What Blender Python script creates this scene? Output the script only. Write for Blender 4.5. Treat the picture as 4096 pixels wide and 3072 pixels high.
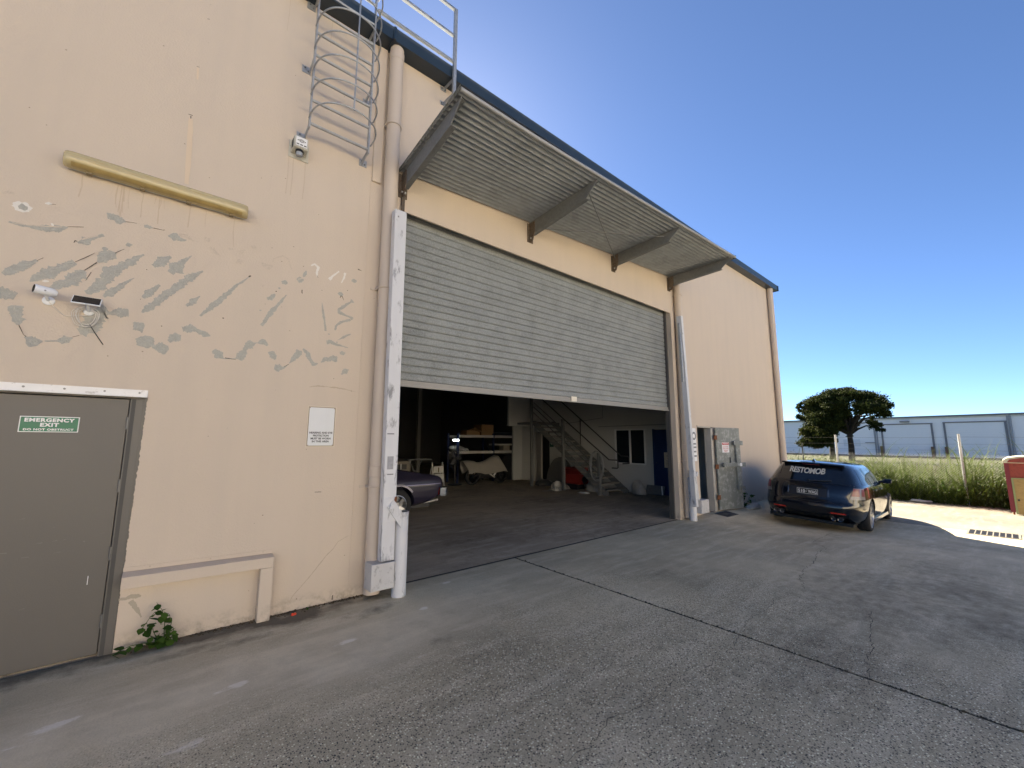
import bpy, bmesh, math, random
import numpy as np
from mathutils import Matrix, Vector
from math import radians, sin, cos, pi
random.seed(7); rng = np.random.default_rng(7)
for o in list(bpy.data.objects): bpy.data.objects.remove(o)
S = bpy.context.scene; C = S.collection

# ------------------------------------------------------------- camera
HC = 1.68; FPX = 1638.64; YAW, PIT, ROL = 0.693572, 0.136687, 0.004193
fw = Vector((sin(YAW)*cos(PIT), cos(YAW)*cos(PIT), sin(PIT)))
_r = Vector((cos(YAW), -sin(YAW), 0)); _u = _r.cross(fw)
rt = _r*cos(ROL) + _u*sin(ROL); up = _u*cos(ROL) - _r*sin(ROL)
CAM = Vector((0, 0, HC))
cd = bpy.data.cameras.new('camera'); cam = bpy.data.objects.new('camera', cd); C.objects.link(cam)
cd.sensor_width = 36; cd.lens = FPX/4096*36; cd.clip_start = .05; cd.clip_end = 2000
M = Matrix.Identity(4)
for i in range(3): M[i][0] = rt[i]; M[i][1] = up[i]; M[i][2] = -fw[i]; M[i][3] = CAM[i]
cam.matrix_world = M
S.camera = cam
# ------------------------------------------------------------- sky, sun, exposure
SUN_AZ, SUN_EL = radians(27), radians(35)
w = bpy.data.worlds.new('World'); S.world = w; w.use_nodes = True
nt = w.node_tree; bg = nt.nodes['Background']
sk = nt.nodes.new('ShaderNodeTexSky'); sk.sky_type = 'NISHITA'; sk.sun_disc = False
sk.sun_elevation = SUN_EL; sk.sun_rotation = SUN_AZ; sk.air_density = 1.0; sk.dust_density = 5; sk.ozone_density = 8; sk.altitude = 4200
nt.links.new(sk.outputs[0], bg.inputs[0]); bg.inputs[1].default_value = .05
sd = bpy.data.lights.new('sun', 'SUN'); sd.energy = 5; sd.angle = radians(.53); sd.color = (1, .93, .80)
sun = bpy.data.objects.new('sun', sd); C.objects.link(sun)
sv = Vector((sin(SUN_AZ)*cos(SUN_EL), cos(SUN_AZ)*cos(SUN_EL), sin(SUN_EL)))
sun.rotation_euler = sv.to_track_quat('Z', 'Y').to_euler(); sun.location = (20, 30, 40)
S.view_settings.view_transform = 'Standard'; S.view_settings.look = 'None'
S.view_settings.exposure = 2.40; S.view_settings.gamma = 1
S.view_settings.use_white_balance = True; S.view_settings.white_balance_temperature = 7250; S.view_settings.white_balance_tint = 10   # camera set for open shade
S.render.engine = 'CYCLES'

# ------------------------------------------------------------- photo pixel -> point on a plane of the place
def ray(px, py): return fw*FPX + rt*(px-2048) - up*(py-1536)
def onX(px, py, x): d = ray(px, py); return CAM + d*(x/d.x)
def onY(px, py, y): d = ray(px, py); return CAM + d*(y/d.y)
def onZ(px, py, z=0.): d = ray(px, py); return CAM + d*((z-HC)/d.z)
W = 4.704                      # outer face of the workshop's front wall
def sst(t): t = min(1, max(0, t)); return t*t*(3-2*t)
def gh(x, y): return -.33*sst((x-8)/5.5)*max(sst((4.75-y)/1.5), sst((x-15.3)/2))

# ------------------------------------------------------------- materials
MATS = {}
def mat(name, col, rough=.6, metal=0, var=.12, vs=3., bump=0., bs=60., spec=.5, col2=None, c2=(.45, .7), emit=0, alpha=1, trans=0, coat=0, stretch=None):
    if name in MATS: return MATS[name]
    m = bpy.data.materials.new(name); m.use_nodes = True; n = m.node_tree.nodes; l = m.node_tree.links
    b = n['Principled BSDF']; b.inputs['Roughness'].default_value = rough; b.inputs['Metallic'].default_value = metal
    b.inputs['Specular IOR Level'].default_value = spec; b.inputs['Coat Weight'].default_value = coat
    b.inputs['Transmission Weight'].default_value = trans
    c = tuple(col)+(1,)
    b.inputs['Base Color'].default_value = c
    if emit: b.inputs['Emission Color'].default_value = c; b.inputs['Emission Strength'].default_value = emit
    if var or bump or col2:
        tc = n.new('ShaderNodeTexCoord'); v = tc.outputs['Object']
        if stretch:
            mp = n.new('ShaderNodeMapping'); mp.inputs['Scale'].default_value = stretch; l.new(v, mp.inputs[0]); v = mp.outputs[0]
        nz = n.new('ShaderNodeTexNoise'); nz.inputs['Scale'].default_value = vs; nz.inputs['Detail'].default_value = 6; nz.inputs['Roughness'].default_value = .6
        l.new(v, nz.inputs['Vector'])
        mx = n.new('ShaderNodeMix'); mx.data_type = 'RGBA'
        mx.inputs['A'].default_value = tuple(x*(1-var) for x in col)+(1,); mx.inputs['B'].default_value = tuple(min(1, x*(1+var)) for x in col)+(1,)
        l.new(nz.outputs['Fac'], mx.inputs['Factor']); out = mx.outputs['Result']
        if col2:
            n2 = n.new('ShaderNodeTexNoise'); n2.inputs['Scale'].default_value = vs*2.3; n2.inputs['Detail'].default_value = 8; n2.inputs['Roughness'].default_value = .65; l.new(v, n2.inputs['Vector'])
            rp = n.new('ShaderNodeMapRange'); rp.inputs[1].default_value = c2[0]; rp.inputs[2].default_value = c2[1]; l.new(n2.outputs['Fac'], rp.inputs[0])
            m2 = n.new('ShaderNodeMix'); m2.data_type = 'RGBA'; m2.inputs['B'].default_value = tuple(col2)+(1,)
            l.new(rp.outputs[0], m2.inputs['Factor']); l.new(out, m2.inputs['A']); out = m2.outputs['Result']
        l.new(out, b.inputs['Base Color'])
        if rough > .15:
            rr = n.new('ShaderNodeMapRange'); rr.inputs[3].default_value = rough-.08; rr.inputs[4].default_value = min(1, rough+.1); l.new(nz.outputs['Fac'], rr.inputs[0]); l.new(rr.outputs[0], b.inputs['Roughness'])
        if bump:
            n3 = n.new('ShaderNodeTexNoise'); n3.inputs['Scale'].default_value = bs; n3.inputs['Detail'].default_value = 5; l.new(tc.outputs['Object'], n3.inputs['Vector'])
            bp = n.new('ShaderNodeBump'); bp.inputs['Strength'].default_value = bump; bp.inputs['Distance'].default_value = .01; l.new(n3.outputs['Fac'], bp.inputs['Height']); l.new(bp.outputs[0], b.inputs['Normal'])
    MATS[name] = m; return m

def wall_paint():
    m = mat('cream_paint', (.585, .485, .385), .7, var=.05, vs=1.3, bump=.25, bs=70)
    n = m.node_tree.nodes; l = m.node_tree.links; b = n['Principled BSDF']
    src = b.inputs['Base Color'].links[0].from_socket
    tc = n.new('ShaderNodeTexCoord'); mp = n.new('ShaderNodeMapping'); mp.inputs['Scale'].default_value = (5, 1, .35); l.new(tc.outputs['Object'], mp.inputs[0])
    nz = n.new('ShaderNodeTexNoise'); nz.inputs['Scale'].default_value = 1.; nz.inputs['Detail'].default_value = 7; l.new(mp.outputs[0], nz.inputs['Vector'])
    rp = n.new('ShaderNodeMapRange'); rp.inputs[1].default_value = .52; rp.inputs[1].default_value = .46; rp.inputs[2].default_value = .80; rp.inputs[4].default_value = .35; l.new(nz.outputs['Fac'], rp.inputs[0])
    mx = n.new('ShaderNodeMix'); mx.data_type = 'RGBA'; mx.inputs['B'].default_value = (.50, .425, .35, 1); l.new(rp.outputs[0], mx.inputs['Factor']); l.new(src, mx.inputs['A'])
    # grime: small dark specks and splashed dirt along the foot of the wall
    sp = n.new('ShaderNodeSeparateXYZ'); l.new(tc.outputs['Object'], sp.inputs[0])
    n4 = n.new('ShaderNodeTexNoise'); n4.inputs['Scale'].default_value = 9; n4.inputs['Detail'].default_value = 8; n4.inputs['Roughness'].default_value = .7; l.new(tc.outputs['Object'], n4.inputs['Vector'])
    r1 = n.new('ShaderNodeMapRange'); r1.inputs[1].default_value = .16; r1.inputs[2].default_value = 0.; l.new(sp.outputs['Z'], r1.inputs[0])
    r2 = n.new('ShaderNodeMapRange'); r2.inputs[1].default_value = .45; r2.inputs[2].default_value = .7; l.new(n4.outputs['Fac'], r2.inputs[0])
    mu = n.new('ShaderNodeMath'); mu.operation = 'MULTIPLY'; l.new(r1.outputs[0], mu.inputs[0]); l.new(r2.outputs[0], mu.inputs[1])
    m2 = n.new('ShaderNodeMix'); m2.data_type = 'RGBA'; m2.inputs['B'].default_value = (.20, .165, .12, 1); l.new(mu.outputs[0], m2.inputs['Factor']); l.new(mx.outputs['Result'], m2.inputs['A'])
    l.new(m2.outputs['Result'], b.inputs['Base Color'])
    return m
CREAM = wall_paint()

def concrete(name, base, tint, lobes=True):
    m = bpy.data.materials.new(name); m.use_nodes = True; n = m.node_tree.nodes; l = m.node_tree.links; b = n['Principled BSDF']
    b.inputs['Specular IOR Level'].default_value = .3
    tc = n.new('ShaderNodeTexCoord'); v = tc.outputs['Object']
    def noise(s, d=6, r=.6, vec=v):
        z = n.new('ShaderNodeTexNoise'); z.inputs['Scale'].default_value = s; z.inputs['Detail'].default_value = d; z.inputs['Roughness'].default_value = r; l.new(vec, z.inputs['Vector']); return z.outputs['Fac']
    def rng_(x, a, b_, c=0., d=1.):
        r = n.new('ShaderNodeMapRange'); r.inputs[1].default_value = a; r.inputs[2].default_value = b_; r.inputs[3].default_value = c; r.inputs[4].default_value = d; l.new(x, r.inputs[0]); return r.outputs[0]
    def mix(f, a, bcol):
        x = n.new('ShaderNodeMix'); x.data_type = 'RGBA'
        if isinstance(f, float): x.inputs['Factor'].default_value = f
        else: l.new(f, x.inputs['Factor'])
        for k, c in (('A', a), ('B', bcol)):
            if isinstance(c, tuple): x.inputs[k].default_value = c+(1,)
            else: l.new(c, x.inputs[k])
        return x.outputs['Result']
    def mul(a, c):
        x = n.new('ShaderNodeMath'); x.operation = 'MULTIPLY'
        for i, q in enumerate((a, c)):
            if isinstance(q, float): x.inputs[i].default_value = q
            else: l.new(q, x.inputs[i])
        return x.outputs[0]
    def attr(a):
        x = n.new('ShaderNodeAttribute'); x.attribute_name = a; return x.outputs['Fac']
    dk = tuple(c*.74 for c in base); lt = tuple(c*1.22 for c in base)
    col = mix(rng_(noise(.55, 5), .35, .68), dk, lt)
    # streaks of wear, stretched along the drive direction
    mp = n.new('ShaderNodeMapping'); mp.inputs['Scale'].default_value = (.9, 4.5, 1); mp.inputs['Rotation'].default_value = (0, 0, .25); l.new(v, mp.inputs[0])
    col = mix(mul(rng_(noise(1.3, 8, .62, mp.outputs[0]), .48, .74), .6), col, tuple(c*1.32 for c in tint))
    col = mix(mul(rng_(noise(2.1, 9, .7), .52, .75), .4), col, tuple(c*.58 for c in base))
    # exposed aggregate
    ag = attr('agg')
    vo = n.new('ShaderNodeTexVoronoi'); vo.inputs['Scale'].default_value = 78; l.new(v, vo.inputs['Vector'])
    hue = n.new('ShaderNodeSeparateColor'); l.new(vo.outputs['Color'], hue.inputs[0])
    stone = rng_(vo.outputs['Distance'], .42, .34)
    dark = mul(mul(stone, rng_(hue.outputs[0], .60, .64)), ag)
    lite = mul(mul(stone, rng_(hue.outputs[0], .22, .18)), ag)
    v2 = n.new('ShaderNodeTexVoronoi'); v2.inputs['Scale'].default_value = 210; l.new(v, v2.inputs['Vector'])
    h2 = n.new('ShaderNodeSeparateColor'); l.new(v2.outputs['Color'], h2.inputs[0])
    grit = mul(rng_(h2.outputs[0], .68, .74), rng_(ag, 0., 1., .3, .9))
    col = mix(mul(grit, .7), col, tuple(c*.45 for c in base))
    col = mix(mul(dark, .95), col, (.03, .03, .032))
    col = mix(mul(lite, .85), col, tuple(min(1, c*1.8) for c in tint))
    # stains and darker areas with a place of their own
    fine = noise(7, 9, .72)
    col = mix(mul(attr('dust'), rng_(noise(3.2, 9, .68), .34, .66, .25, .95)), col, tuple(min(.8, c*1.22) for c in tint))
    mp2 = n.new('ShaderNodeMapping'); mp2.inputs['Scale'].default_value = (7, 16, 1); mp2.inputs['Rotation'].default_value = (0, 0, .2); l.new(v, mp2.inputs[0])
    scr = noise(2.2, 9, .7, mp2.outputs[0])
    ad = n.new('ShaderNodeMath'); ad.operation = 'ADD'; l.new(attr('pale'), ad.inputs[0]); l.new(scr, ad.inputs[1])
    col = mix(mul(rng_(ad.outputs[0], .93, 1.12), .8), col, (.80, .74, .65))
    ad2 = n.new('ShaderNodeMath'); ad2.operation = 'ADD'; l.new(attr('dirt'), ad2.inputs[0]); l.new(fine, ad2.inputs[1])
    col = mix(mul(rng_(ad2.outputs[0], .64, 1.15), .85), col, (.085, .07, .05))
    l.new(col, b.inputs['Base Color'])
    l.new(rng_(fine, .3, .7, .72, .95), b.inputs['Roughness'])
    bp = n.new('ShaderNodeBump'); bp.inputs['Strength'].default_value = .45; bp.inputs['Distance'].default_value = .006
    hsum = n.new('ShaderNodeMath'); hsum.operation = 'ADD'; l.new(noise(60, 6, .7), hsum.inputs[0]); l.new(mul(stone, ag), hsum.inputs[1])
    l.new(hsum.outputs[0], bp.inputs['Height']); l.new(bp.outputs[0], b.inputs['Normal'])
    return m
YARD = concrete('yard_concrete', (.55, .47, .325), (.62, .545, .41))
APRON = concrete('pale_concrete', (.24, .215, .172), (.30, .275, .225))  # sunlit copy of the yard concrete, darkened in colour against full sun
FLOOR = concrete('workshop_concrete', (.44, .36, .265), (.52, .45, .36))

def galv(name, base, rough=.42, scale=55., metal=.75, var=.35, nscale=2.5):
    m = bpy.data.materials.new(name); m.use_nodes = True; n = m.node_tree.nodes; l = m.node_tree.links; b = n['Principled BSDF']
    tc = n.new('ShaderNodeNewGeometry')
    vo = n.new('ShaderNodeTexVoronoi'); vo.inputs['Scale'].default_value = scale; l.new(tc.outputs['Position'], vo.inputs['Vector'])
    sc = n.new('ShaderNodeSeparateColor'); l.new(vo.outputs['Color'], sc.inputs[0])
    nz = n.new('ShaderNodeTexNoise'); nz.inputs['Scale'].default_value = nscale; nz.inputs['Detail'].default_value = 8; l.new(tc.outputs['Position'], nz.inputs['Vector'])
    ad = n.new('ShaderNodeMath'); ad.operation = 'MULTIPLY_ADD'; ad.inputs[1].default_value = .55; l.new(sc.outputs[0], ad.inputs[0]); l.new(nz.outputs['Fac'], ad.inputs[2])
    mx = n.new('ShaderNodeMix'); mx.data_type = 'RGBA'; mx.inputs['A'].default_value = tuple(c*(1-var) for c in base)+(1,); mx.inputs['B'].default_value = tuple(c*(1+var) for c in base)+(1,)
    l.new(ad.outputs[0], mx.inputs['Factor']); l.new(mx.outputs['Result'], b.inputs['Base Color'])
    rr = n.new('ShaderNodeMapRange'); rr.inputs[3].default_value = rough-.1; rr.inputs[4].default_value = rough+.15; l.new(ad.outputs[0], rr.inputs[0]); l.new(rr.outputs[0], b.inputs['Roughness'])
    b.inputs['Metallic'].default_value = metal
    MATS[name] = m; return m
SLATM = galv('galvanised_slat', (.205, .215, .210), .6, 110, .25, .5, 3.5)
GALV = galv('galvanised_steel', (.36, .37, .375), .45, 40, .7, .25)
ARMM = galv('dull_galvanised', (.18, .185, .185), .6, 30, .45, .25)
SHEET = galv('awning_sheet', (.315, .335, .345), .65, 8, .1, .25)
BLUEG = mat('blue_steel_gutter', (.012, .026, .042), .42, var=.2, vs=4, coat=.2)
PIPE = mat('cream_pipe', (.555, .462, .375), .55, var=.06, vs=3, bump=.05)
GREYP = mat('grey_door_paint', (.120, .108, .094), .42, var=.06, vs=2, bump=.08, bs=160)
WHITEP = mat('worn_white_paint', (.60, .60, .61), .5, var=.1, vs=5, col2=(.24, .24, .25), c2=(.56, .66), bump=.15, bs=30, stretch=(1, 1, .35))
WHITE = mat('white_plastic', (.75, .76, .78), .4, var=.03)
BLACK = mat('black_plastic', (.012, .012, .014), .4, var=.2)
RUBBER = mat('tyre_rubber', (.018, .018, .019), .75, var=.25, vs=20)
GREYFILL = mat('grey_filler', (.385, .372, .33), .85, var=.2, vs=28, bump=.6, bs=90, col2=(.47, .43, .36), c2=(.5, .7))
PALEFILL = mat('white_filler', (.70, .66, .60), .8, var=.08, vs=20, bump=.3)
CHIP = mat('chipped_pale', (.55, .46, .37), .85, var=.18, vs=40, bump=.6, bs=110)
DARKM = mat('dark_mark', (.10, .085, .07), .85, var=.2, vs=30)
RUST = mat('rust', (.16, .06, .025), .9, var=.4, vs=25, bump=.4)
GREEN = mat('sign_green', (.008, .16, .075), .35, var=.12, vs=6)
SIGNW = mat('sign_white', (.78, .78, .77), .45, var=.04, vs=5)
SIGNR = mat('sign_red', (.50, .03, .035), .5, var=.1)
INK = mat('sign_ink', (.03, .03, .03), .6, var=0)
STAIRM = mat('stair_grey_paint', (.15, .15, .145), .55, var=.12, vs=5)
TREADM = mat('timber_tread', (.22, .20, .17), .7, var=.2, vs=4)
INWALL = mat('white_partition', (.52, .52, .50), .75, var=.05, vs=1.5)
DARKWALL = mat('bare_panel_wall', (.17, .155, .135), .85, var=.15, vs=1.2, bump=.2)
NAVY = mat('navy_door_paint', (.012, .03, .10), .45, var=.15)
GLASSD = mat('dark_window_glass', (.015, .018, .022), .04, var=0, spec=.6)
CHROME = mat('chrome', (.75, .77, .80), .12, 1, var=.05)

# ------------------------------------------------------------- mesh helpers
class MB:
    def __init__(s): s.v = []; s.f = []
    def add(s, vs, fs):
        k = len(s.v); s.v += [tuple(p) for p in vs]; s.f += [tuple(i+k for i in f) for f in fs]; return s
    def box(s, a, b):
        (x0, y0, z0), (x1, y1, z1) = a, b
        return s.add([(x0,y0,z0),(x1,y0,z0),(x1,y1,z0),(x0,y1,z0),(x0,y0,z1),(x1,y0,z1),(x1,y1,z1),(x0,y1,z1)],
                     [(0,3,2,1),(4,5,6,7),(0,1,5,4),(1,2,6,5),(2,3,7,6),(3,0,4,7)])
    def obox(s, M4, size):
        x, y, z = (q/2 for q in size)
        P = [(-x,-y,-z),(x,-y,-z),(x,y,-z),(-x,y,-z),(-x,-y,z),(x,-y,z),(x,y,z),(-x,y,z)]
        return s.add([M4 @ Vector(p) for p in P], [(0,3,2,1),(4,5,6,7),(0,1,5,4),(1,2,6,5),(2,3,7,6),(3,0,4,7)])
    def bar(s, p, q, w, h, upv=(0, 0, 1)):
        p, q = Vector(p), Vector(q); d = (q-p); L = d.length; d.normalize(); u = Vector(upv)
        if abs(d.dot(u)) > .99: u = Vector((0, 1, 0))
        a = d.cross(u).normalized(); u = a.cross(d)
        P = []
        for c in (p, q):
            for i, j in ((-1,-1),(1,-1),(1,1),(-1,1)): P.append(c+a*(i*w/2)+u*(j*h/2))
        return s.add(P, [(3,2,1,0),(4,5,6,7),(0,1,5,4),(1,2,6,5),(2,3,7,6),(3,0,4,7)])
    def tube(s, pts, r, seg=8, cap=True, closed=False):
        pts = [Vector(p) for p in pts]; n = len(pts); rs = r if isinstance(r, (list, tuple)) else [r]*n
        k = len(s.v); prev = None
        for i, p in enumerate(pts):
            if closed: d = pts[(i+1) % n]-pts[i-1]
            else: d = pts[min(i+1, n-1)]-pts[max(i-1, 0)]
            if d.length < 1e-9: d = Vector((0, 0, 1))
            d.normalize()
            if prev is None:
                a = d.orthogonal().normalized()
            else:
                a = prev-d*prev.dot(d)
                a = a.normalized() if a.length > 1e-6 else d.orthogonal().normalized()
            prev = a; b = d.cross(a)
            for j in range(seg):
                t = 2*pi*j/seg; s.v.append(tuple(p+(a*cos(t)+b*sin(t))*rs[i]))
        m = n if closed else n-1
        for i in range(m):
            for j in range(seg):
                A = k+i*seg; B = k+((i+1) % n)*seg; j2 = (j+1) % seg
                s.f.append((A+j, A+j2, B+j2, B+j))
        if cap and not closed:
            s.f.append(tuple(k+j for j in range(seg-1, -1, -1))); s.f.append(tuple(k+(n-1)*seg+j for j in range(seg)))
        return s
    def lathe(s, prof, M4=Matrix.Identity(4), seg=24, closed=False):
        k = len(s.v); n = len(prof)
        for (r, z) in prof:
            for j in range(seg):
                t = 2*pi*j/seg; s.v.append(tuple(M4 @ Vector((r*cos(t), r*sin(t), z))))
        for i in range(n if closed else n-1):
            for j in range(seg):
                A = k+i*seg; B = k+((i+1) % n)*seg; j2 = (j+1) % seg; s.f.append((A+j, A+j2, B+j2, B+j))
        return s
    def prism(s, poly, M4, t):
        n = len(poly); P = [M4 @ Vector((x, y, 0)) for x, y in poly]+[M4 @ Vector((x, y, t)) for x, y in poly]
        return s.add(P, [tuple(range(n-1, -1, -1)), tuple(range(n, 2*n))]+[(i, (i+1) % n, n+(i+1) % n, n+i) for i in range(n)])
    def grid(s, rows):
        k = len(s.v); n = len(rows[0])
        for r in rows: s.v += [tuple(p) for p in r]
        for i in range(len(rows)-1):
            for j in range(n-1): s.f.append((k+i*n+j, k+i*n+j+1, k+(i+1)*n+j+1, k+(i+1)*n+j))
        return s
    def mesh(s, name, m, smooth=None):
        me = bpy.data.meshes.new(name); me.from_pydata(s.v, [], s.f); me.materials.append(m)
        bm = bmesh.new(); bm.from_mesh(me); bmesh.ops.recalc_face_normals(bm, faces=bm.faces); bm.to_mesh(me); bm.free()
        if smooth is not None:
            me.polygons.foreach_set('use_smooth', [True]*len(me.polygons)); me.set_sharp_from_angle(angle=radians(smooth))
        return me
    def build(s, name, m, parent=None, smooth=None, bevel=0, kind=None, label=None):
        o = bpy.data.objects.new(name, s.mesh(name, m, smooth)); link(o, parent)
        if bevel:
            b = o.modifiers.new('bevel', 'BEVEL'); b.width = bevel; b.segments = 2; b.limit_method = 'ANGLE'; b.angle_limit = radians(40)
        if kind: o['kind'] = kind
        if label: o['label'] = label
        return o
def link(o, parent=None):
    C.objects.link(o)
    if parent is not None:
        o.parent = parent
        if parent.type == 'EMPTY' and parent.get('_w'): o.matrix_parent_inverse = Matrix.Translation(-parent.location)
    return o
def thing(name, label, cat, loc=(0, 0, 0), group=None, world=True, rot=None):
    """an Empty at the thing's base; world=True: its parts are given in world coordinates"""
    o = bpy.data.objects.new(name, None); C.objects.link(o); o.location = loc; o.empty_display_size = .1
    o['label'] = label; o['category'] = cat
    if group: o['group'] = group
    if world: o['_w'] = 1
    if rot: o.rotation_euler = rot
    return o
def tag(o, label, cat, group=None):
    o['label'] = label; o['category'] = cat
    if group: o['group'] = group
    return o
def struct(o): o['kind'] = 'structure'; return o
def inst(me, name, parent=None, M4=None):
    o = bpy.data.objects.new(name, me); link(o, parent)
    if M4 is not None: o.matrix_basis = M4
    return o
def copy_tree(o, parent=None, label=None):
    c = o.copy(); C.objects.link(c)
    if parent is not None: c.parent = parent
    if label: c['label'] = label
    for ch in list(o.children): copy_tree(ch, c)
    return c
def frame(o, x, z):
    """matrix with local X along x, local Y along z, origin o"""
    x = Vector(x).normalized(); z = Vector(z).normalized(); n = x.cross(z)
    m = Matrix.Identity(4)
    for i in range(3): m[i][0] = x[i]; m[i][1] = z[i]; m[i][2] = n[i]; m[i][3] = o[i]
    return m
def text_mb(body, size=1., width=None, height=None, bold=0., align='CENTER', shear=0., extr=0., spacing=1.):
    cu = bpy.data.curves.new('t', 'FONT'); cu.body = body; cu.size = size; cu.align_x = align; cu.align_y = 'CENTER'; cu.offset = bold; cu.shear = shear; cu.extrude = extr; cu.resolution_u = 3; cu.space_character = spacing; cu.space_line = .9
    ob = bpy.data.objects.new('t', cu); C.objects.link(ob); dg = bpy.context.evaluated_depsgraph_get(); dg.update()
    me = bpy.data.meshes.new_from_object(ob.evaluated_get(dg))
    v = np.array([p.co[:] for p in me.vertices]); f = [tuple(p.vertices) for p in me.polygons]
    bpy.data.objects.remove(ob); bpy.data.curves.remove(cu); bpy.data.meshes.remove(me)
    lo, hi = v.min(0), v.max(0)
    if width: v[:, 0] = (v[:, 0]-(lo[0]+hi[0])/2)*width/(hi[0]-lo[0])
    if height: v[:, 1] = (v[:, 1]-(lo[1]+hi[1])/2)*height/(hi[1]-lo[1])
    return v, f
def lettering(body, M4, m, parent, width, height, bold=.012, name='lettering', **kw):
    v, f = text_mb(body, 1, width, height, bold, **kw)
    b = MB(); b.add([M4 @ Vector((p[0], p[1], .0012)) for p in v], f)
    return b.build(name, m, parent)

# ============================================================= GROUND
def lin(segs):
    out = []
    for a, b, st in segs:
        n = max(1, int(round((b-a)/st))); out += [a+(b-a)*i/n for i in range(n)]
    return np.array(out+[segs[-1][1]])
PALE, DIRT_DARK = [], []
def blot(L, px, py, w, h, amt, rot=0., z=0.):
    p = onZ(px, py, z); L.append((p.x, p.y, w, h, amt, rot))
def z5(x, y): return (x*.859, 2300+y*.859)
for x, y, w_, h_, a in ((260,700,.15,.055,.8),(150,735,.2,.04,.55),(1110,510,.09,.05,.85),(1010,550,.12,.04,.6),(1620,308,.10,.045,.85),(1560,330,.1,.035,.5),(1975,155,.07,.05,.85),(2080,35,.12,.05,.7),(890,790,.14,.06,.6),(1960,380,.09,.045,.5),(1240,390,.05,.025,.45),(100,790,.25,.06,.5),(780,830,.12,.055,.5),(640,600,.15,.04,.4),(1350,430,.14,.035,.42)):
    blot(PALE, *z5(x, y), w_, h_, a, .1)
for px, py, w_, h_, a in ((2260,2200,.35,.05,.35),(2420,2250,.3,.06,.3),(2600,2210,.5,.06,.32),(1800,2420,.35,.05,.3),(2500,2160,.6,.06,.3),(3000,2300,.9,.1,.2),(2900,2180,.8,.08,.22)):
    blot(PALE, px, py, w_, h_, a, .1)
for px, py, w_, h_, a in ((1300,2420,.55,.10,.42),(700,2620,.35,.08,.42),(1500,2440,.3,.12,.4),(980,2560,.35,.07,.38),(1750,2560,.16,.12,.3),(1200,2480,.4,.07,.35),(400,2660,.25,.05,.35),(3870,2380,1.1,.6,.38),(4050,2500,1.0,.8,.38),(3500,2400,1.5,.9,.36),(3300,2600,1.3,.7,.30),(3300,2120,1.3,.4,.25),(3700,2280,1.0,.3,.25),(2630,2300,.5,.2,.2),(2640,2590,.1,.03,.35),(3870,2400,.12,.03,.5),(2400,2860,.6,.4,.2),(1000,2900,.6,.3,.12)):  # dirt near the wall, broader darker areas over the right of the yard
    blot(DIRT_DARK, px, py, w_, h_, a, .1)
def smooth_noise(X, Y, s, seed):
    r = np.random.default_rng(seed); g = r.random((64, 64))
    u = (X/s) % 64; v = (Y/s) % 64; i = u.astype(int) % 64; j = v.astype(int) % 64; fu = u-np.floor(u); fv = v-np.floor(v); fu = fu*fu*(3-2*fu); fv = fv*fv*(3-2*fv)
    return (g[i, j]*(1-fu)+g[(i+1) % 64, j]*fu)*(1-fv)+(g[i, (j+1) % 64]*(1-fu)+g[(i+1) % 64, (j+1) % 64]*fu)*fv
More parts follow.
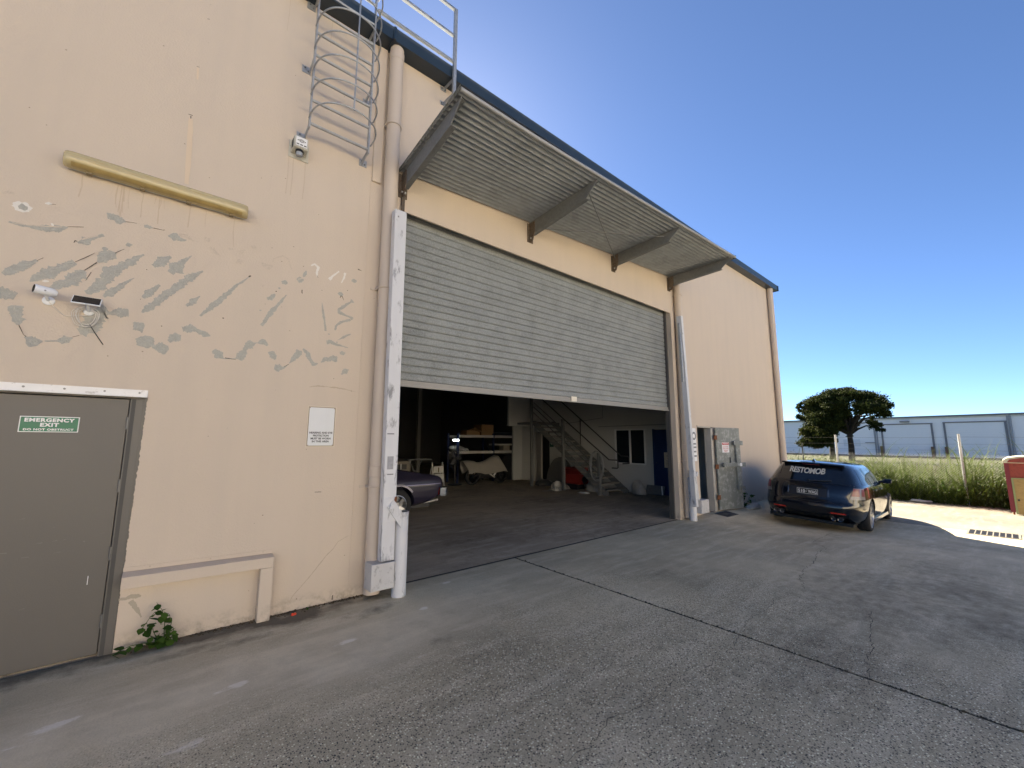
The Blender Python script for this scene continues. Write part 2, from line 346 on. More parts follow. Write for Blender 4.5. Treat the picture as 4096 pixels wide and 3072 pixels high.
def slab(name, xs, ys, m, parent, inside=False, thick=.12):
    nx, ny = len(xs), len(ys); X, Y = np.meshgrid(xs, ys, indexing='ij')
    Z = np.vectorize(gh)(X, Y) if not inside else np.zeros_like(X)
    Z = Z + (smooth_noise(X, Y, .8, 3)-.5)*.004
    v = np.stack([X, Y, Z], -1).reshape(-1, 3)
    idx = np.arange(nx*ny).reshape(nx, ny)
    f = np.stack([idx[:-1, :-1], idx[1:, :-1], idx[1:, 1:], idx[:-1, 1:]], -1).reshape(-1, 4)
    # skirt gives the slab its edge
    ring = list(idx[:, 0])+list(idx[-1, 1:])+list(idx[-2::-1, -1])+list(idx[0, -2:0:-1])
    k = len(v); vr = v[ring].copy(); vr[:, 2] -= thick; n = len(ring)
    sk = [(ring[i], k+i, k+(i+1) % n, ring[(i+1) % n]) for i in range(n)]
    me = bpy.data.meshes.new(name); me.from_pydata(np.concatenate([v, vr]).tolist(), [], f.tolist()+sk); me.materials.append(m)
    V = np.concatenate([v, vr]); x, y = V[:, 0], V[:, 1]
    def field(L):
        o = np.zeros(len(V))
        for bx, by, w_, h_, a, r in L:
            dx = (x-bx)*cos(r)+(y-by)*sin(r); dy = -(x-bx)*sin(r)+(y-by)*cos(r)
            o = np.maximum(o, a*np.exp(-((dx/w_)**2+(dy/h_)**2)))
        return o
    pale, dirt_dark = field(PALE), field(DIRT_DARK)
    n1 = smooth_noise(x, y, .55, 5); n2 = smooth_noise(x, y, .17, 6); n3 = smooth_noise(x, y, 1.4, 8)
    dust = np.zeros(len(V))
    if inside:
        agg = np.full(len(V), .12); dirt_dark = np.maximum(dirt_dark, .28*(n3 > .5)*(n1))
        dirt_dark = np.maximum(dirt_dark, .32*np.clip((y-7.5)/4, 0, 1)*(.4+.6*n1))  # dark mask also grows steadily towards the rear of the hall
    else:
        agg = np.clip(.15+.95*np.clip((3.55-y+.5*(n1-.5))/.9, 0, 1)*np.clip((6.2-x+1.2*(n1-.5))/2.2, 0, 1)+.3*(n1-.5), 0.05, 1)
        dust = .8*np.exp(-((y-3.72-.35*(n1-.5)+.02*x)/.40)**2)*np.clip((3.4-x)/1.8, 0, 1)+.35*np.exp(-((y-4.3)/.5)**2)*np.clip((x-2.2)/.5, 0, 1)*n1
        near = np.clip((y-(4.40-.22*n1))/.25, 0, 1)*np.clip((2.2-x)/.3, 0, 1)
        dirt_dark = np.maximum(dirt_dark, near*(.38+.5*n2)*(.55+n1))
    for a, d in (('pale', pale), ('dirt', dirt_dark), ('agg', agg), ('dust', dust)):
        at = me.attributes.new(a, 'FLOAT', 'POINT'); at.data.foreach_set('value', d.astype(np.float32))
    me.polygons.foreach_set('use_smooth', [True]*len(me.polygons)); me.set_sharp_from_angle(angle=radians(40)); me.update()
    o = bpy.data.objects.new(name, me); link(o, parent); return o

# the open ground: one sheet to the horizon, under the slabs
def ground_sheet():
    xs = lin([(-600, -60, 60), (-60, 8, 6), (8, 40, 1.5), (40, 120, 8), (120, 900, 78)]); ys = lin([(-600, -40, 70), (-40, -4, 5), (-4, 12, 1.), (12, 60, 6), (60, 800, 74)])
    b = MB(); b.grid([[(x, y, gh(x, y)-.07 + (0 if x < 20.3 else min(.05, (x-20.3)*.06)*1.0) + (-.2*sst((x-30)/40) if x > 30 else 0)) for y in ys] for x in xs])
    m = mat('dry_grass_ground', (.055, .055, .022), .95, var=.25, vs=.25, col2=(.030, .046, .012), c2=(.42, .6), bump=.5, bs=6)
    return struct(b.build('ground', m, smooth=60))
ground_sheet()
yard = bpy.data.objects.new('concrete_yard', None); C.objects.link(yard); struct(yard); yard['_w'] = 1
JX, JY = 4.01, 4.752
slab('concrete_slab', lin([(-30, -3, 1.5), (-3, -1, .1), (-1, JX-.014, .026)]), lin([(-3.2, 0, .4), (0, .8, .1), (.8, W+.0, .026)]), YARD, yard)
slab('concrete_slab', lin([(JX+.014, 6, .03), (6, 10, .055), (10, 14.34, .12)]), lin([(-3.2, -2, .3), (-2, 1.5, .1), (1.5, JY-.026, .04)]), YARD, yard)
slab('concrete_slab', lin([(-30, 14.34, 1.2)]), lin([(-34, -3.22, 1.2)]), APRON, yard)
slab('concrete_slab', lin([(14.36, 20.1, .2)]), lin([(-34, -2, 2), (-2, 4.7, .2), (4.7, 14, .8)]), APRON, yard)
slab('concrete_slab', lin([(2.02, JX-.014, .05)]), lin([(W+.001, JY-.026, .01)]), YARD, yard)
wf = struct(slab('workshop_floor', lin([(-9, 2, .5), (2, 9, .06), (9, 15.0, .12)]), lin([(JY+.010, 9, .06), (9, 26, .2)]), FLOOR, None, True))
DIRTM = mat('joint_dirt', (.058, .050, .036), .95, var=.6, vs=14, col2=(.05, .065, .02), c2=(.55, .65), bump=.6)
b = MB(); b.grid([[(x, y, gh(x, y)-.004-.003*random.random()) for y in np.arange(-2.5, 4.76, .05)] for x in (JX-.03, JX+.03)]); b.build('joint', DIRTM, yard)
b = MB(); b.grid([[(x, y, .0022+.001*random.random()) for x in np.arange(2.0, 8.64, .05)] for y in (JY-.024, JY+.014)]); b.build('joint', DIRTM, yard)
b = MB(); b.grid([[(x, y, gh(x, y)-.012) for y in np.arange(-4, 4.6, .1)] for x in (14.32, 14.38)]); b.build('joint', DIRTM, yard)
# crumbled joint edge: small dirt and moss lumps along the long joint
b = MB()
for i in range(420):
    y = random.uniform(-1.2, 4.7); s_ = random.uniform(.004, .011); x = JX+random.gauss(0, .008); z = gh(x, y)-.003
    b.obox(Matrix.Translation((x, y, z)) @ Matrix.Rotation(random.uniform(0, 3), 4, Vector((random.random(), random.random(), 1))), (s_*1.6, s_*2.2, s_))
b.build('joint_crumbs', DIRTM, yard, kind='stuff')
CRACKM = mat('crack_dark', (.045, .042, .038), .95, var=.2)
def ribbon(pts, w_, zf, jit=.01, step=.03, nrm='z'):
    """thin jagged strip along a polyline"""
    P = [Vector(p) for p in pts]; out = []
    for a, c in zip(P[:-1], P[1:]):
        n = max(1, int((c-a).length/step))
        for i in range(n): out.append(a.lerp(c, i/n)+Vector((random.gauss(0, jit), random.gauss(0, jit) if nrm == 'z' else 0, 0 if nrm == 'z' else random.gauss(0, jit))))
    out.append(P[-1]); rows = [[], []]
    for i, p in enumerate(out):
        d = (out[min(i+1, len(out)-1)]-out[max(i-1, 0)]); d.normalize()
        s_ = d.cross(Vector((0, 0, 1)) if nrm == 'z' else Vector((0, 1, 0))).normalized()
        ww = w_*random.uniform(.35, 1.2)*(1 if 0 < i < len(out)-1 else .1)
        for k, sg in ((0, -1), (1, 1)):
            q = p+s_*sg*ww/2
            rows[k].append((q.x, q.y, zf(q.x, q.y)) if nrm == 'z' else (q.x, zf, q.z))
    return MB().grid(rows)
def gcrack(pxs, w_, jit=.012):
    ribbon([onZ(*p, gh(*onZ(*p)[:2])) for p in pxs], w_, lambda x, y: gh(x, y)+.0045, jit).build('crack', CRACKM, yard)
def z4(x, y): return (1900+x*.9928, 2000+y*.9928)
gcrack([z4(*p) for p in ((1070,548),(1030,600),(985,640),(940,670),(880,672),(830,710),(760,770),(700,815),(620,855),(540,880),(510,930),(480,985),(400,1030),(350,1075))], .0045)
gcrack([z4(*p) for p in ((1078,545),(1090,490),(1180,440),(1215,395))], .005)
gcrack([z4(*p) for p in ((1325,360),(1310,315),(1320,285),(1370,250),(1375,215),(1420,195),(1360,170),(1395,150),(1435,125))], .007)
gcrack([z4(*p) for p in ((1420,195),(1600,230),(1800,290),(2000,330))], .004)
gcrack([z4(*p) for p in ((1600,720),(1580,650),(1605,590),(1595,540),(1600,450))], .006)
gcrack([z4(*p) for p in ((160,232),(240,215),(330,212))], .004)

# ============================================================= WORKSHOP BUILDING
X0, X1 = 2.02, 8.63           # roller door opening
bld = thing('workshop_building', 'cream painted workshop with a half-open roller door and blue gutter', 'building', (3, W, 0))
b = MB()
T = W+.2; TOP = 6.74
for x0, x1, z0, z1 in ((-9, -1.31, -.1, TOP), (-1.31, -.185, 2.06, TOP), (-.185, 1.63, -.1, TOP), (1.63, X0, -.1, TOP), (X1, 9.62, -.1, TOP), (9.62, 10.42, 2.035, TOP), (10.42, 15.12, -.4, TOP)):
    b.box((x0, W, z0), (x1, T, z1))
b.box((X0, W, 4.66), (X1, W+.10, TOP))
b.build('front_wall', CREAM, bld)
# side, rear walls and ceiling close the dark hall
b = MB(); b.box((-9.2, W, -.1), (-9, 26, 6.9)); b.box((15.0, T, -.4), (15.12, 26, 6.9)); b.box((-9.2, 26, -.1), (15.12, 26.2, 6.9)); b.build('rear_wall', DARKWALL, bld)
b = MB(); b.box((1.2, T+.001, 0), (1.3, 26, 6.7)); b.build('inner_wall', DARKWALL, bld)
ROOFM = mat('roof_sheet', (.30, .32, .34), .5, .3)
b = MB(); b.add([(-9.4, W-.16, 6.86), (15.35, W-.16, 6.86), (15.35, 15, 7.7), (-9.4, 15, 7.7), (15.35, 26.4, 6.86), (-9.4, 26.4, 6.86)], [(0, 1, 2, 3), (3, 2, 4, 5)]); b.add([(-9.4, W-.1, 6.80), (15.3, W-.1, 6.80), (15.3, 15, 7.64), (-9.4, 15, 7.64), (15.3, 26.4, 6.8), (-9.4, 26.4, 6.8)], [(0, 3, 2, 1), (3, 5, 4, 2)]); b.build('roof', ROOFM, bld)
# gutter with soffit lip
b = MB(); prof = [(W+.0, 6.735), (W-.21, 6.735), (W-.225, 6.86), (W-.235, 6.89), (W-.215, 6.895), (W-.20, 6.80), (W+.0, 6.79)]
for x0, x1 in ((-9.4, 1.76), (1.763, 8.1), (8.103, 15.42)):
    b.prism([(p[0], p[1]) for p in prof], Matrix(((0, 0, 1, x0), (1, 0, 0, 0), (0, 1, 0, 0), (0, 0, 0, 1))), x1-x0)
gut = b.build('gutter', BLUEG, bld)
b = MB(); b.box((1.745, W-.239, 6.728), (1.778, W-.0, 6.905)); b.build('gutter_joiner', BLUEG, gut)
b = MB(); b.box((15.42, W-.24, 6.72), (15.432, W, 6.91)); b.build('gutter_end_cap', BLUEG, gut)
# panel joint cover left of the downpipe
b = MB(); b.box((1.64, W-.028, 4.84), (1.76, W+.01, 6.73)); b.build('joint_cover', CREAM, bld, bevel=.012)
b = MB(); b.box((1.632, W-.004, .0), (1.644, W+.01, 4.84)); b.build('sealant_joint', CREAM, bld)
def downpipe(x, y, r, z0, z1, brackets, sleeves):
    b = MB(); b.tube([(x, y, z0), (x, y, z1)], r, 24); p = b.build('downpipe', PIPE, bld, smooth=40)
    for z in brackets:
        q = MB(); q.tube([(x+(r+.005)*cos(t), y+(r+.005)*sin(t), z) for t in np.linspace(-pi, 0, 14)], .011, 6)
        q.box((x-r-.07, W-.012, z-.016), (x-r+.01, W-.001, z+.016)); q.box((x-r-.012, y-.01, z-.014), (x-r-.002, W-.004, z+.014)); q.box((x+r+.002, y-.01, z-.014), (x+r+.012, W-.004, z+.014))
        q.build('pipe_bracket', PIPE, p, smooth=40)
    for z in sleeves:
        q = MB(); q.lathe([(r+.001, z-.06), (r+.007, z-.055), (r+.007, z+.055), (r+.001, z+.06)], Matrix.Translation((x, y, 0)), 24); q.build('pipe_sleeve', PIPE, p, smooth=40)
    return p
downpipe(1.852, 4.608, .086, .03, 6.745, (5.63, 3.475, 1.162), (1.33, 6.62))
downpipe(8.86, 4.615, .083, .03, 6.74, (3.55, 1.25, 5.05), (1.55, .62))
downpipe(15.03, 4.61, .085, -.2, 6.74, (1.1, 3.3, 5.5), ())
# jamb corner trims at the roller door
b = MB(); b.box((X1+.0, W-.018, 0), (X1+.13, W-.001, 4.66)); b.build('door_jamb', CREAM, bld, bevel=.006)
b = MB(); b.box((X0, W-.012, 4.60), (X1, W+.02, 4.665)); b.build('lintel_angle', CREAM, bld, bevel=.005)
for x0, x1 in ((X0+.001, X0+.05), (X1-.05, X1-.001)):
    b = MB(); b.box((x0, 4.80, 0), (x1, 4.90, 4.8)); b.build('door_guide', mat('dark_guide', (.09, .085, .08), .6, .3), bld)

# ---- peeled patches on the wall: strokes read off the photograph, laid on the wall plane
def wz3(x, y): return onY(x*.4973, 700+y*.4973, W), .4973
def wz4(x, y): return onY(900+x*.4219, 900+y*.4219, W), .4219
def stroke(fn, pts, m, jag=.5, lift=.0018, name='paint_patch', minw=.004):
    C_, Wd = [], []
    for x, y, w_ in pts:
        p, s_ = fn(x, y); dep = (p-CAM).dot(fw); C_.append(p); Wd.append(max(minw, w_*s_*dep/FPX*(1.0 if m is GREYFILL else .75 if m is DARKM else 1)))
    lay = W-lift-random.random()*.0008
    if len(C_) == 1:
        n = 26; p = C_[0]; r = Wd[0]/2; ph = [random.uniform(.8, 1.15) for _ in range(n)]
        vs = [(p.x, lay, p.z)]+[(p.x+1.15*r*ph[i]*cos(2*pi*i/n), lay, p.z+.9*r*ph[i]*sin(2*pi*i/n)) for i in range(n)]
        return MB().add(vs, [(0, 1+(i+1) % n, 1+i) for i in range(n)]).build(name, m, bld)
    cen, wid = [], []
    for i in range(len(C_)-1):
        n = max(2, int((C_[i+1]-C_[i]).length/.006))
        for j in range(n):
            t = j/n; tt = t*t*(3-2*t); cen.append(C_[i].lerp(C_[i+1], t)); wid.append(Wd[i]*(1-tt)+Wd[i+1]*tt)
    cen.append(C_[-1]); wid.append(Wd[-1]); L, R_ = [], []
    ja = jb = 0.
    for i, p in enumerate(cen):
        d = cen[min(i+3, len(cen)-1)]-cen[max(i-3, 0)]; s_ = Vector((-d.z, 0, d.x)); s_ = s_.normalized() if s_.length > 1e-9 else Vector((0, 0, 1))
        ja = .6*ja+.55*random.uniform(-1, 1); jb = .6*jb+.55*random.uniform(-1, 1)
        a = max(.001, wid[i]/2*(1+jag*ja)); c = max(.001, wid[i]/2*(1+jag*jb))
        q = p+s_*a; L.append((q.x, lay, q.z)); q = p-s_*c; R_.append((q.x, lay, q.z))
    return MB().grid([L, R_]).build(name, m, bld)
G, Wt, Ch, Dk = GREYFILL, PALEFILL, CHIP, DARKM
for pts in (((70,378,14),(170,402,20),(300,425,34),(420,435,60),(480,430,60),(545,420,12)), ((858,305,8),(900,335,60),(960,362,70),(1012,376,16)), ((1160,412,18),(1195,418,34),(1232,427,8)),
    ((1352,490,16),(1400,497,66),(1455,520,30),(1500,525,14)), ((625,545,14),(690,533,62),(740,515,24),(800,492,18),(835,484,30)), ((845,595,32),), ((1010,566,8),(1036,563,32),(1066,562,8)),
    ((28,800,40),(100,765,56),(180,730,64),(300,688,18)), ((240,858,14),(320,815,70),(400,788,84),(500,748,66),(600,700,44)), ((385,925,20),(470,885,60),(560,850,84),(640,800,88),(685,775,30)),
    ((785,702,20),(840,662,80),(900,640,62),(938,627,8)), ((690,948,30),(760,928,62),(830,862,72),(880,800,92),(950,750,60),(1050,700,52),(1155,638,14)), ((833,978,20),(900,942,58),(960,900,42),(1040,850,18),(1080,828,4)),
    ((1235,735,36),(1300,700,74),(1372,655,22)), ((1372,790,40),(1420,742,90),(1470,700,36),(1540,650,7)), ((1148,988,22),(1200,948,54),(1285,885,22)),
    ((1143,1108,16),(1200,1072,52),(1300,990,54),(1380,930,54),(1450,880,50),(1520,828,52),(1632,773,14)), ((1498,1052,22),(1550,1020,42),(1607,973,10)), ((1608,1133,16),(1700,1062,42),(1800,982,38),(1900,890,22),(2012,815,7)),
    ((-20,940,80),(60,955,96),(125,978,60)), ((130,1050,66),(135,1110,60),(140,1170,78),(152,1206,22)), ((200,1300,16),(270,1338,82),(342,1340,12)), ((360,1336,9),(450,1335,10),(520,1330,66),(582,1310,14)),
    ((635,1262,80),(720,1240,96),(770,1150,104),(830,1102,104),(880,1110,22),(960,1105,76),(1035,1110,46)), ((1075,1185,18),(1120,1222,84),(1142,1270,8)), ((1170,1340,108),), ((1222,1385,16),(1300,1390,84),(1355,1385,30)),
    ((1355,1338,30),(1410,1305,68),(1455,1310,50)), ((1468,1243,40),(1530,1235,68),(1590,1250,30),(1650,1285,46),(1692,1292,8)), ((1718,1408,36),(1760,1450,68),(1800,1476,10),(1890,1478,9),(1930,1462,62),(1980,1390,34),(2010,1363,60),(2060,1350,7),(2120,1345,44),(2152,1372,18))):
    stroke(wz3, pts, G)
for pts in (((408,1208,16),(450,1230,66),(478,1275,26)), ((468,1345,40),(510,1355,68),(552,1355,18),(606,1320,5)), ((608,1312,10),(660,1260,42),(700,1212,62),(728,1198,18)), ((738,1175,18),(780,1210,40),(810,1280,34),(840,1322,36),(880,1315,12)),
    ((908,1302,12),(950,1275,42),(1000,1270,44),(1040,1265,70),(1062,1248,18)), ((1088,1215,20),(1120,1215,38),(1140,1214,10)), ((1102,1418,12),(1140,1385,48),(1170,1370,12)), ((962,1110,40),(1000,1108,36),(1050,1130,20),(1166,1165,8)),
    ((1066,1092,4),(1130,1060,22),(1192,1035,10)), ((1045,998,14),(1050,960,18),(1100,920,20),(1190,900,26)), ((1195,898,22),(1208,880,20),(1150,860,15),(1080,830,32),(1080,800,26),(1140,765,26),(1190,730,15),(1212,718,34)),
    ((918,735,4),(930,820,20),(940,890,22),(955,1005,18)), ((348,955,22),(390,890,36),(450,810,36),(520,740,26),(582,663,9)), ((400,702,24),(430,695,42),(472,655,22)), ((565,545,46),), ((515,600,20),), ((680,510,20),(715,522,58),(745,515,20)), ((742,495,10),(757,470,34),(770,435,10)),
    ((1200,530,20),(1225,530,42),(1248,530,16)), ((1095,655,44),), ((985,1035,14),), ((335,810,16),), ((1060,1112,14),)):
    stroke(wz4, pts, G)
for pts in (((180,258,96),),): stroke(wz3, pts, Wt)
stroke(wz3, ((150,262,20),(185,262,48),(225,268,20)), G, lift=.004)
for pts in (((362,230,8),(395,232,24),(420,236,8)), ((340,855,8),(370,852,18),(395,855,10)), ((412,400,20),(432,400,20))): stroke(wz3, pts, Wt, lift=.004)
for pts in (((815,385,12),(850,370,15),(885,402,20),(870,450,20),(872,492,8)), ((985,515,34),(1030,480,17),(1082,440,14)), ((1140,455,22),(1130,500,14),(1102,548,10))): stroke(wz4, pts, Wt)
for pts in (((100,385,7),(200,400,9),(320,412,9),(500,420,6)), ((20,150,14),(70,138,22),(118,150,14)), ((1440,480,26),(1500,490,30),(1560,535,10)), ((1645,515,34),(1690,525,30)), ((1700,580,30),(1730,620,22),(1770,650,8)), ((1840,592,14),(1875,598,10)), ((660,520,10),(700,508,14),(790,490,10))): stroke(wz3, pts, Ch, lift=.003)
for pts in (((455,350,8),(462,318,8),(555,292,12),(605,330,11),(615,380,9),(640,437,4)), ((342,350,6),(370,380,34),(410,400,54),(455,390,16)), ((100,362,14),(135,345,46),(165,350,20)), ((125,262,26),(150,258,34),(190,238,10)), ((275,212,44),), ((40,228,18),(75,228,8)), ((350,578,22),(372,570,12)), ((690,515,8),(740,508,8))): stroke(wz4, pts, Ch, lift=.003)
for pts in (((1012,376,5),(1100,390,3)), ((545,418,5),(640,419,6),(675,421,3)), ((1235,428,8),(1320,447,3)), ((605,700,4),(690,665,8),(765,628,3)), ((680,768,9),(780,705,10)), ((300,690,5),(350,667,3)), ((925,630,5),(1000,597,2)), ((2000,820,10),(2014,812,14)), ((152,1206,6),(190,1285,4),(210,1300,8)), ((582,1305,5),(640,1290,3)), ((595,545,8),(605,528,9),(622,536,7)), ((400,236,3),(452,240,3)), ((1180,762,8),), ((1300,1216,10),), ((1795,1152,14),), ((1130,1000,7),), ((690,850,3),(735,782,5))): stroke(wz3, pts, Dk, lift=.0045, name='scratch', minw=.0025)
for pts in (((1090,690,7),(1098,672,9),(1112,680,8),(1125,715,4)), ((730,615,10),(728,640,9),(735,652,3)), ((918,620,8),), ((1160,622,9),), ((1258,420,14),(1295,436,3)), ((484,630,14),), ((380,750,7),), ((240,485,16),), ((560,1345,4),(606,1318,4)), ((1030,1458,9),), ((1195,1575,9),), ((1412,698,7),), ((0,1260,8),(105,1278,4)), ((870,480,3),(882,503,3))): stroke(wz4, pts, Dk, lift=.0045, name='scratch', minw=.0025)
STAINM = mat('dust_smudge', (.47, .385, .30), .9, var=.2, vs=40)
for pts in (((800,1535,6),(880,1525,12),(980,1535,10),(1070,1545,14),(1130,1555,8),(1235,1582,3)),): stroke(wz4, pts, STAINM, jag=.8)
def w6(x, y): return onY(1050+x*.603, 1500+y*.603, W), .603
stroke(w6, ((175,1508,4),(200,1465,5),(310,1340,6),(350,1290,6),(420,1200,6),(470,1150,5),(500,1105,4),(570,1065,3)), STAINM, name='crack', minw=.0028)
for pts in (((345,777,5),(390,775,5)), ((465,1460,8),(462,1490,12)), ((225,1485,8),)): stroke(w6, pts, Dk, name='scratch', minw=.0025)
def w1(x, y): return onY(x*.4973, y*.4973, W), .4973
STREAK = mat('pale_run', (.645, .51, .37), .75, var=.05)
stroke(w1, ((1535,955,26),(1528,1100,34),(1515,1300,34),(1500,1480,26)), STREAK, jag=.1); stroke(w1, ((1515,918,6),(1550,930,10)), Dk, name='scratch', minw=.003); stroke(w1, ((1535,935,10),(1535,955,6)), Dk, name='scratch', minw=.003)
stroke(w1, ((1592,545,14),(1588,640,12)), STREAK, jag=.1); stroke(w1, ((1582,535,4),(1605,542,4)), Dk, name='scratch', minw=.003); stroke(w1, ((1668,152,4),(1688,157,4)), Dk, name='scratch', minw=.003)

# faint runs of dirt below the batten, the siren box and the gutter
RUN = mat('rain_run', (.52, .42, .325), .85, var=.08, vs=30)
for i in range(17):
    x = random.uniform(-.78, .36); L_ = random.uniform(.06, .30)
    stroke(lambda a, c: (Vector((a, W, c)), 1.), ((x, 3.85, 0), (x+random.gauss(0, .004), 3.85-L_*.5, 0), (x+random.gauss(0, .006), 3.85-L_, 0)), RUN, jag=.4, lift=.0012, name='rain_run', minw=random.uniform(.003, .009))
for i in range(26):
    x = random.choice((random.uniform(-1.6, 1.6), random.uniform(9.2, 14.8), random.uniform(2.2, 8.5))); L_ = random.uniform(.15, .7)
    stroke(lambda a, c: (Vector((a, W, c)), 1.), ((x, 6.72, 0), (x+random.gauss(0, .006), 6.72-L_*.5, 0), (x+random.gauss(0, .01), 6.72-L_, 0)), RUN, jag=.4, lift=.0012, name='rain_run', minw=random.uniform(.004, .014))
for x in (.735, .78, .90): stroke(lambda a, c: (Vector((a, W, c)), 1.), ((x, 4.74, 0), (x+.004, 4.5, 0), (x-.002, 4.30, 0)), RUN, jag=.4, lift=.0012, name='rain_run', minw=.009)
PIT = mat('plaster_pit', (.30, .235, .175), .9, var=.2)
for i in range(70):
    x, z = random.choice((random.uniform(-1.2, 1.6), random.uniform(-1.2, 1.6), random.uniform(9, 14.7))), random.uniform(.2, 6.5)
    if -1.4 < x < -.1 and z < 2.15: continue
    stroke(lambda a, c: (Vector((a, W, c)), 1.), ((x, z, 0),), PIT, lift=.0012, name='plaster_pit', minw=random.uniform(.004, .011))

# ---- roller shutter: each slat a part
SHY = 4.85
b = MB(); prof = [(.020, -.001), (.018, .004), (-.001, .0085), (-.0045, .014), (-.006, .030), (-.0064, .046), (-.0046, .050), (-.0064, .054), (-.006, .070), (-.0045, .088), (-.001, .0935), (.018, .098), (.020, .1005)]
rows = [[(x, y, z) for y, z in prof] for x in (X0+.03, 4.2, 6.4, X1-.03)]
b.grid(rows); slat_me = b.mesh('slat', SLATM, 60)
sh = MB().tube([(X0+.0, SHY+.32, 4.95), (X1, SHY+.32, 4.95)], .2, 16).build('roller_shutter', SLATM, bld, smooth=40)
BOT = 2.43
for i in range(24):
    o = inst(slat_me, 'slat', sh); o.location = (0, SHY+random.uniform(-.0012, .0012), BOT+.1*i); o.rotation_euler = (radians(random.uniform(-.5, .5)), 0, 0)
b = MB(); b.box((X0+.03, SHY-.03, 2.355), (X1-.03, SHY+.012, 2.43)); b.box((X0+.03, SHY-.045, 2.345), (X1-.03, SHY-.02, 2.375)); b.build('bottom_rail', mat('rail_alloy', (.29, .275, .25), .55, .3, var=.15, vs=5), sh, bevel=.004)
for px, py, n_ in ((1850, 1480, 1), (1905, 1500, 2), (2005, 1535, 2), (2012, 1500, 1), (2290, 1420, 1), (2480, 1500, 1), (2130, 1330, 1), (1760, 1390, 1)):
    q = onY(px, py, SHY-.008)
    for k in range(n_): MB().box((q.x+.03*k, SHY-.0092, q.z-.03), (q.x+.03*k+.004, SHY-.0078, q.z+random.uniform(-.01, .02))).build('scuff', DARKM, sh)
tp = onY(2295, 1588, SHY-.04); b = MB(); b.box((tp.x-.07, SHY-.05, 2.36), (tp.x+.07, SHY-.046, 2.445)); b.build('paper_tag', mat('tag_cream', (.72, .66, .55), .7), sh)

# ---- emergency exit door
dr = MB().box((-1.275, W+.012, .02), (-.277, W+.055, 2.008)).build('exit_door', GREYP, bld, bevel=.003, label='dark grey steel door leaf')
b = MB(); b.box((-.272, W-.004, .0), (-.187, W+.12, 2.015)); b.box((-1.36, W-.004, 2.015), (-.187, W+.12, 2.058)); b.box((-1.36, W-.004, 0), (-1.28, W+.12, 2.015)); b.build('door_frame', GREYP, dr, bevel=.004)
b = MB(); b.box((-.262, W-.0062, .0), (-.236, W-.0045, 2.01)); b.build('frame_seam', mat('grey_seam', (.06, .057, .052), .6), dr)
stroke(lambda x, y: (Vector((x, W, y)), 1.), ((-.178,2.05,0),(-.180,1.7,0),(-.183,1.4,0),(-.188,1.0,0),(-.19,.6,0),(-.196,.3,0),(-.203,.0,0)), GREYP, jag=.5, minw=.02, name='overpaint')
for z in (1.809, 1.297, .768, .261):
    b = MB(); b.tube([(-.2735, W+.002, z-.05), (-.2735, W+.002, z+.05)], .0095, 10); b.build('hinge', mat('hinge_grey', (.16, .155, .145), .4, .3), dr, smooth=40)
b = MB(); b.box((-1.31, W+.11, 0), (-.185, W+.19, 2.06)); b.build('door_backing', BLACK, dr)
b = MB(); b.box((-1.45, W-.012, 2.035), (-.168, W-.0005, 2.092)); b.box((-1.45, W-.05, 2.028), (-.168, W-.002, 2.036)); cap = b.build('drip_flashing', mat('flash_white', (.68, .67, .66), .45, .2, var=.12, vs=8, col2=(.45, .43, .41), c2=(.6, .7)), dr)
for px in (120, 330, 535, 713):
    p = onY(px*.7835, 1450+(118+ (px-120)*.06)*.7835, W-.012); b = MB(); b.tube([(p.x, W-.018, 2.066), (p.x, W-.012, 2.066)], .0075, 10); b.build('screw', mat('screw_zinc', (.22, .22, .22), .4, .7), cap, smooth=40)
b = MB(); b.box((-.385, W+.0106, .55), (-.381, W+.0114, .615)); b.build('paint_chip', SIGNW, dr)
SCF = mat('door_scuff', (.165, .152, .135), .6, var=.2, vs=30)
for i in range(16):
    x, z = random.uniform(-1.2, -.33), random.uniform(.08, 1.1); L_ = random.uniform(.01, .06)
    MB().add([(x, W+.0112, z), (x+L_, W+.0112, z+random.uniform(-.01, .01)), (x+L_, W+.0112, z+.003), (x, W+.0112, z+.002)], [(0, 1, 2, 3)]).build('scuff', SCF, dr)

# ---- service doorway and its steel security leaf
MATG = mat('mottled_grey_door', (.20, .21, .195), .55, .2, var=.25, vs=4, col2=(.33, .34, .32), c2=(.48, .62), bump=.1)
b = MB(); b.box((10.30, W-.006, 0), (10.40, W+.16, 2.03)); b.box((9.622, W-.006, 2.005), (10.42, W+.1, 2.034)); b.build('door_frame', mat('pale_frame', (.46, .43, .38), .6, var=.12, vs=6), bld)
b = MB(); b.box((9.60, W-.02, 2.034), (10.45, W-.001, 2.055)); b.build('drip_flashing', CREAM, bld)
A, B_ = Vector((10.43, W-.03, 0)), Vector((11.30, W-.235, 0)); dv = (B_-A).normalized(); nv = Vector((dv.y, -dv.x, 0))
sdm = frame(A+Vector((0, 0, .03)), dv, (0, 0, 1))
sd_ = MB().prism([(0, 0), (.895, 0), (.895, 1.985), (0, 1.985)], sdm, .045).build('security_door', MATG, bld, bevel=.004, label='mottled grey steel door swung open with welded lock bars')
def sdbox(x0, x1, z0, z1, t0, t1, name, m):
    return MB().prism([(x0, z0), (x1, z0), (x1, z1), (x0, z1)], sdm @ Matrix.Translation((0, 0, t0)), t1-t0).build(name, m, sd_, bevel=.004)
sdbox(.66, .80, .45, 1.62, .046, .10, 'vertical_lock_bar', MATG); sdbox(.56, .90, 1.55, 1.66, .101, .125, 'bar_end', MATG); sdbox(.74, .89, .43, .54, .101, .125, 'bar_end', MATG)
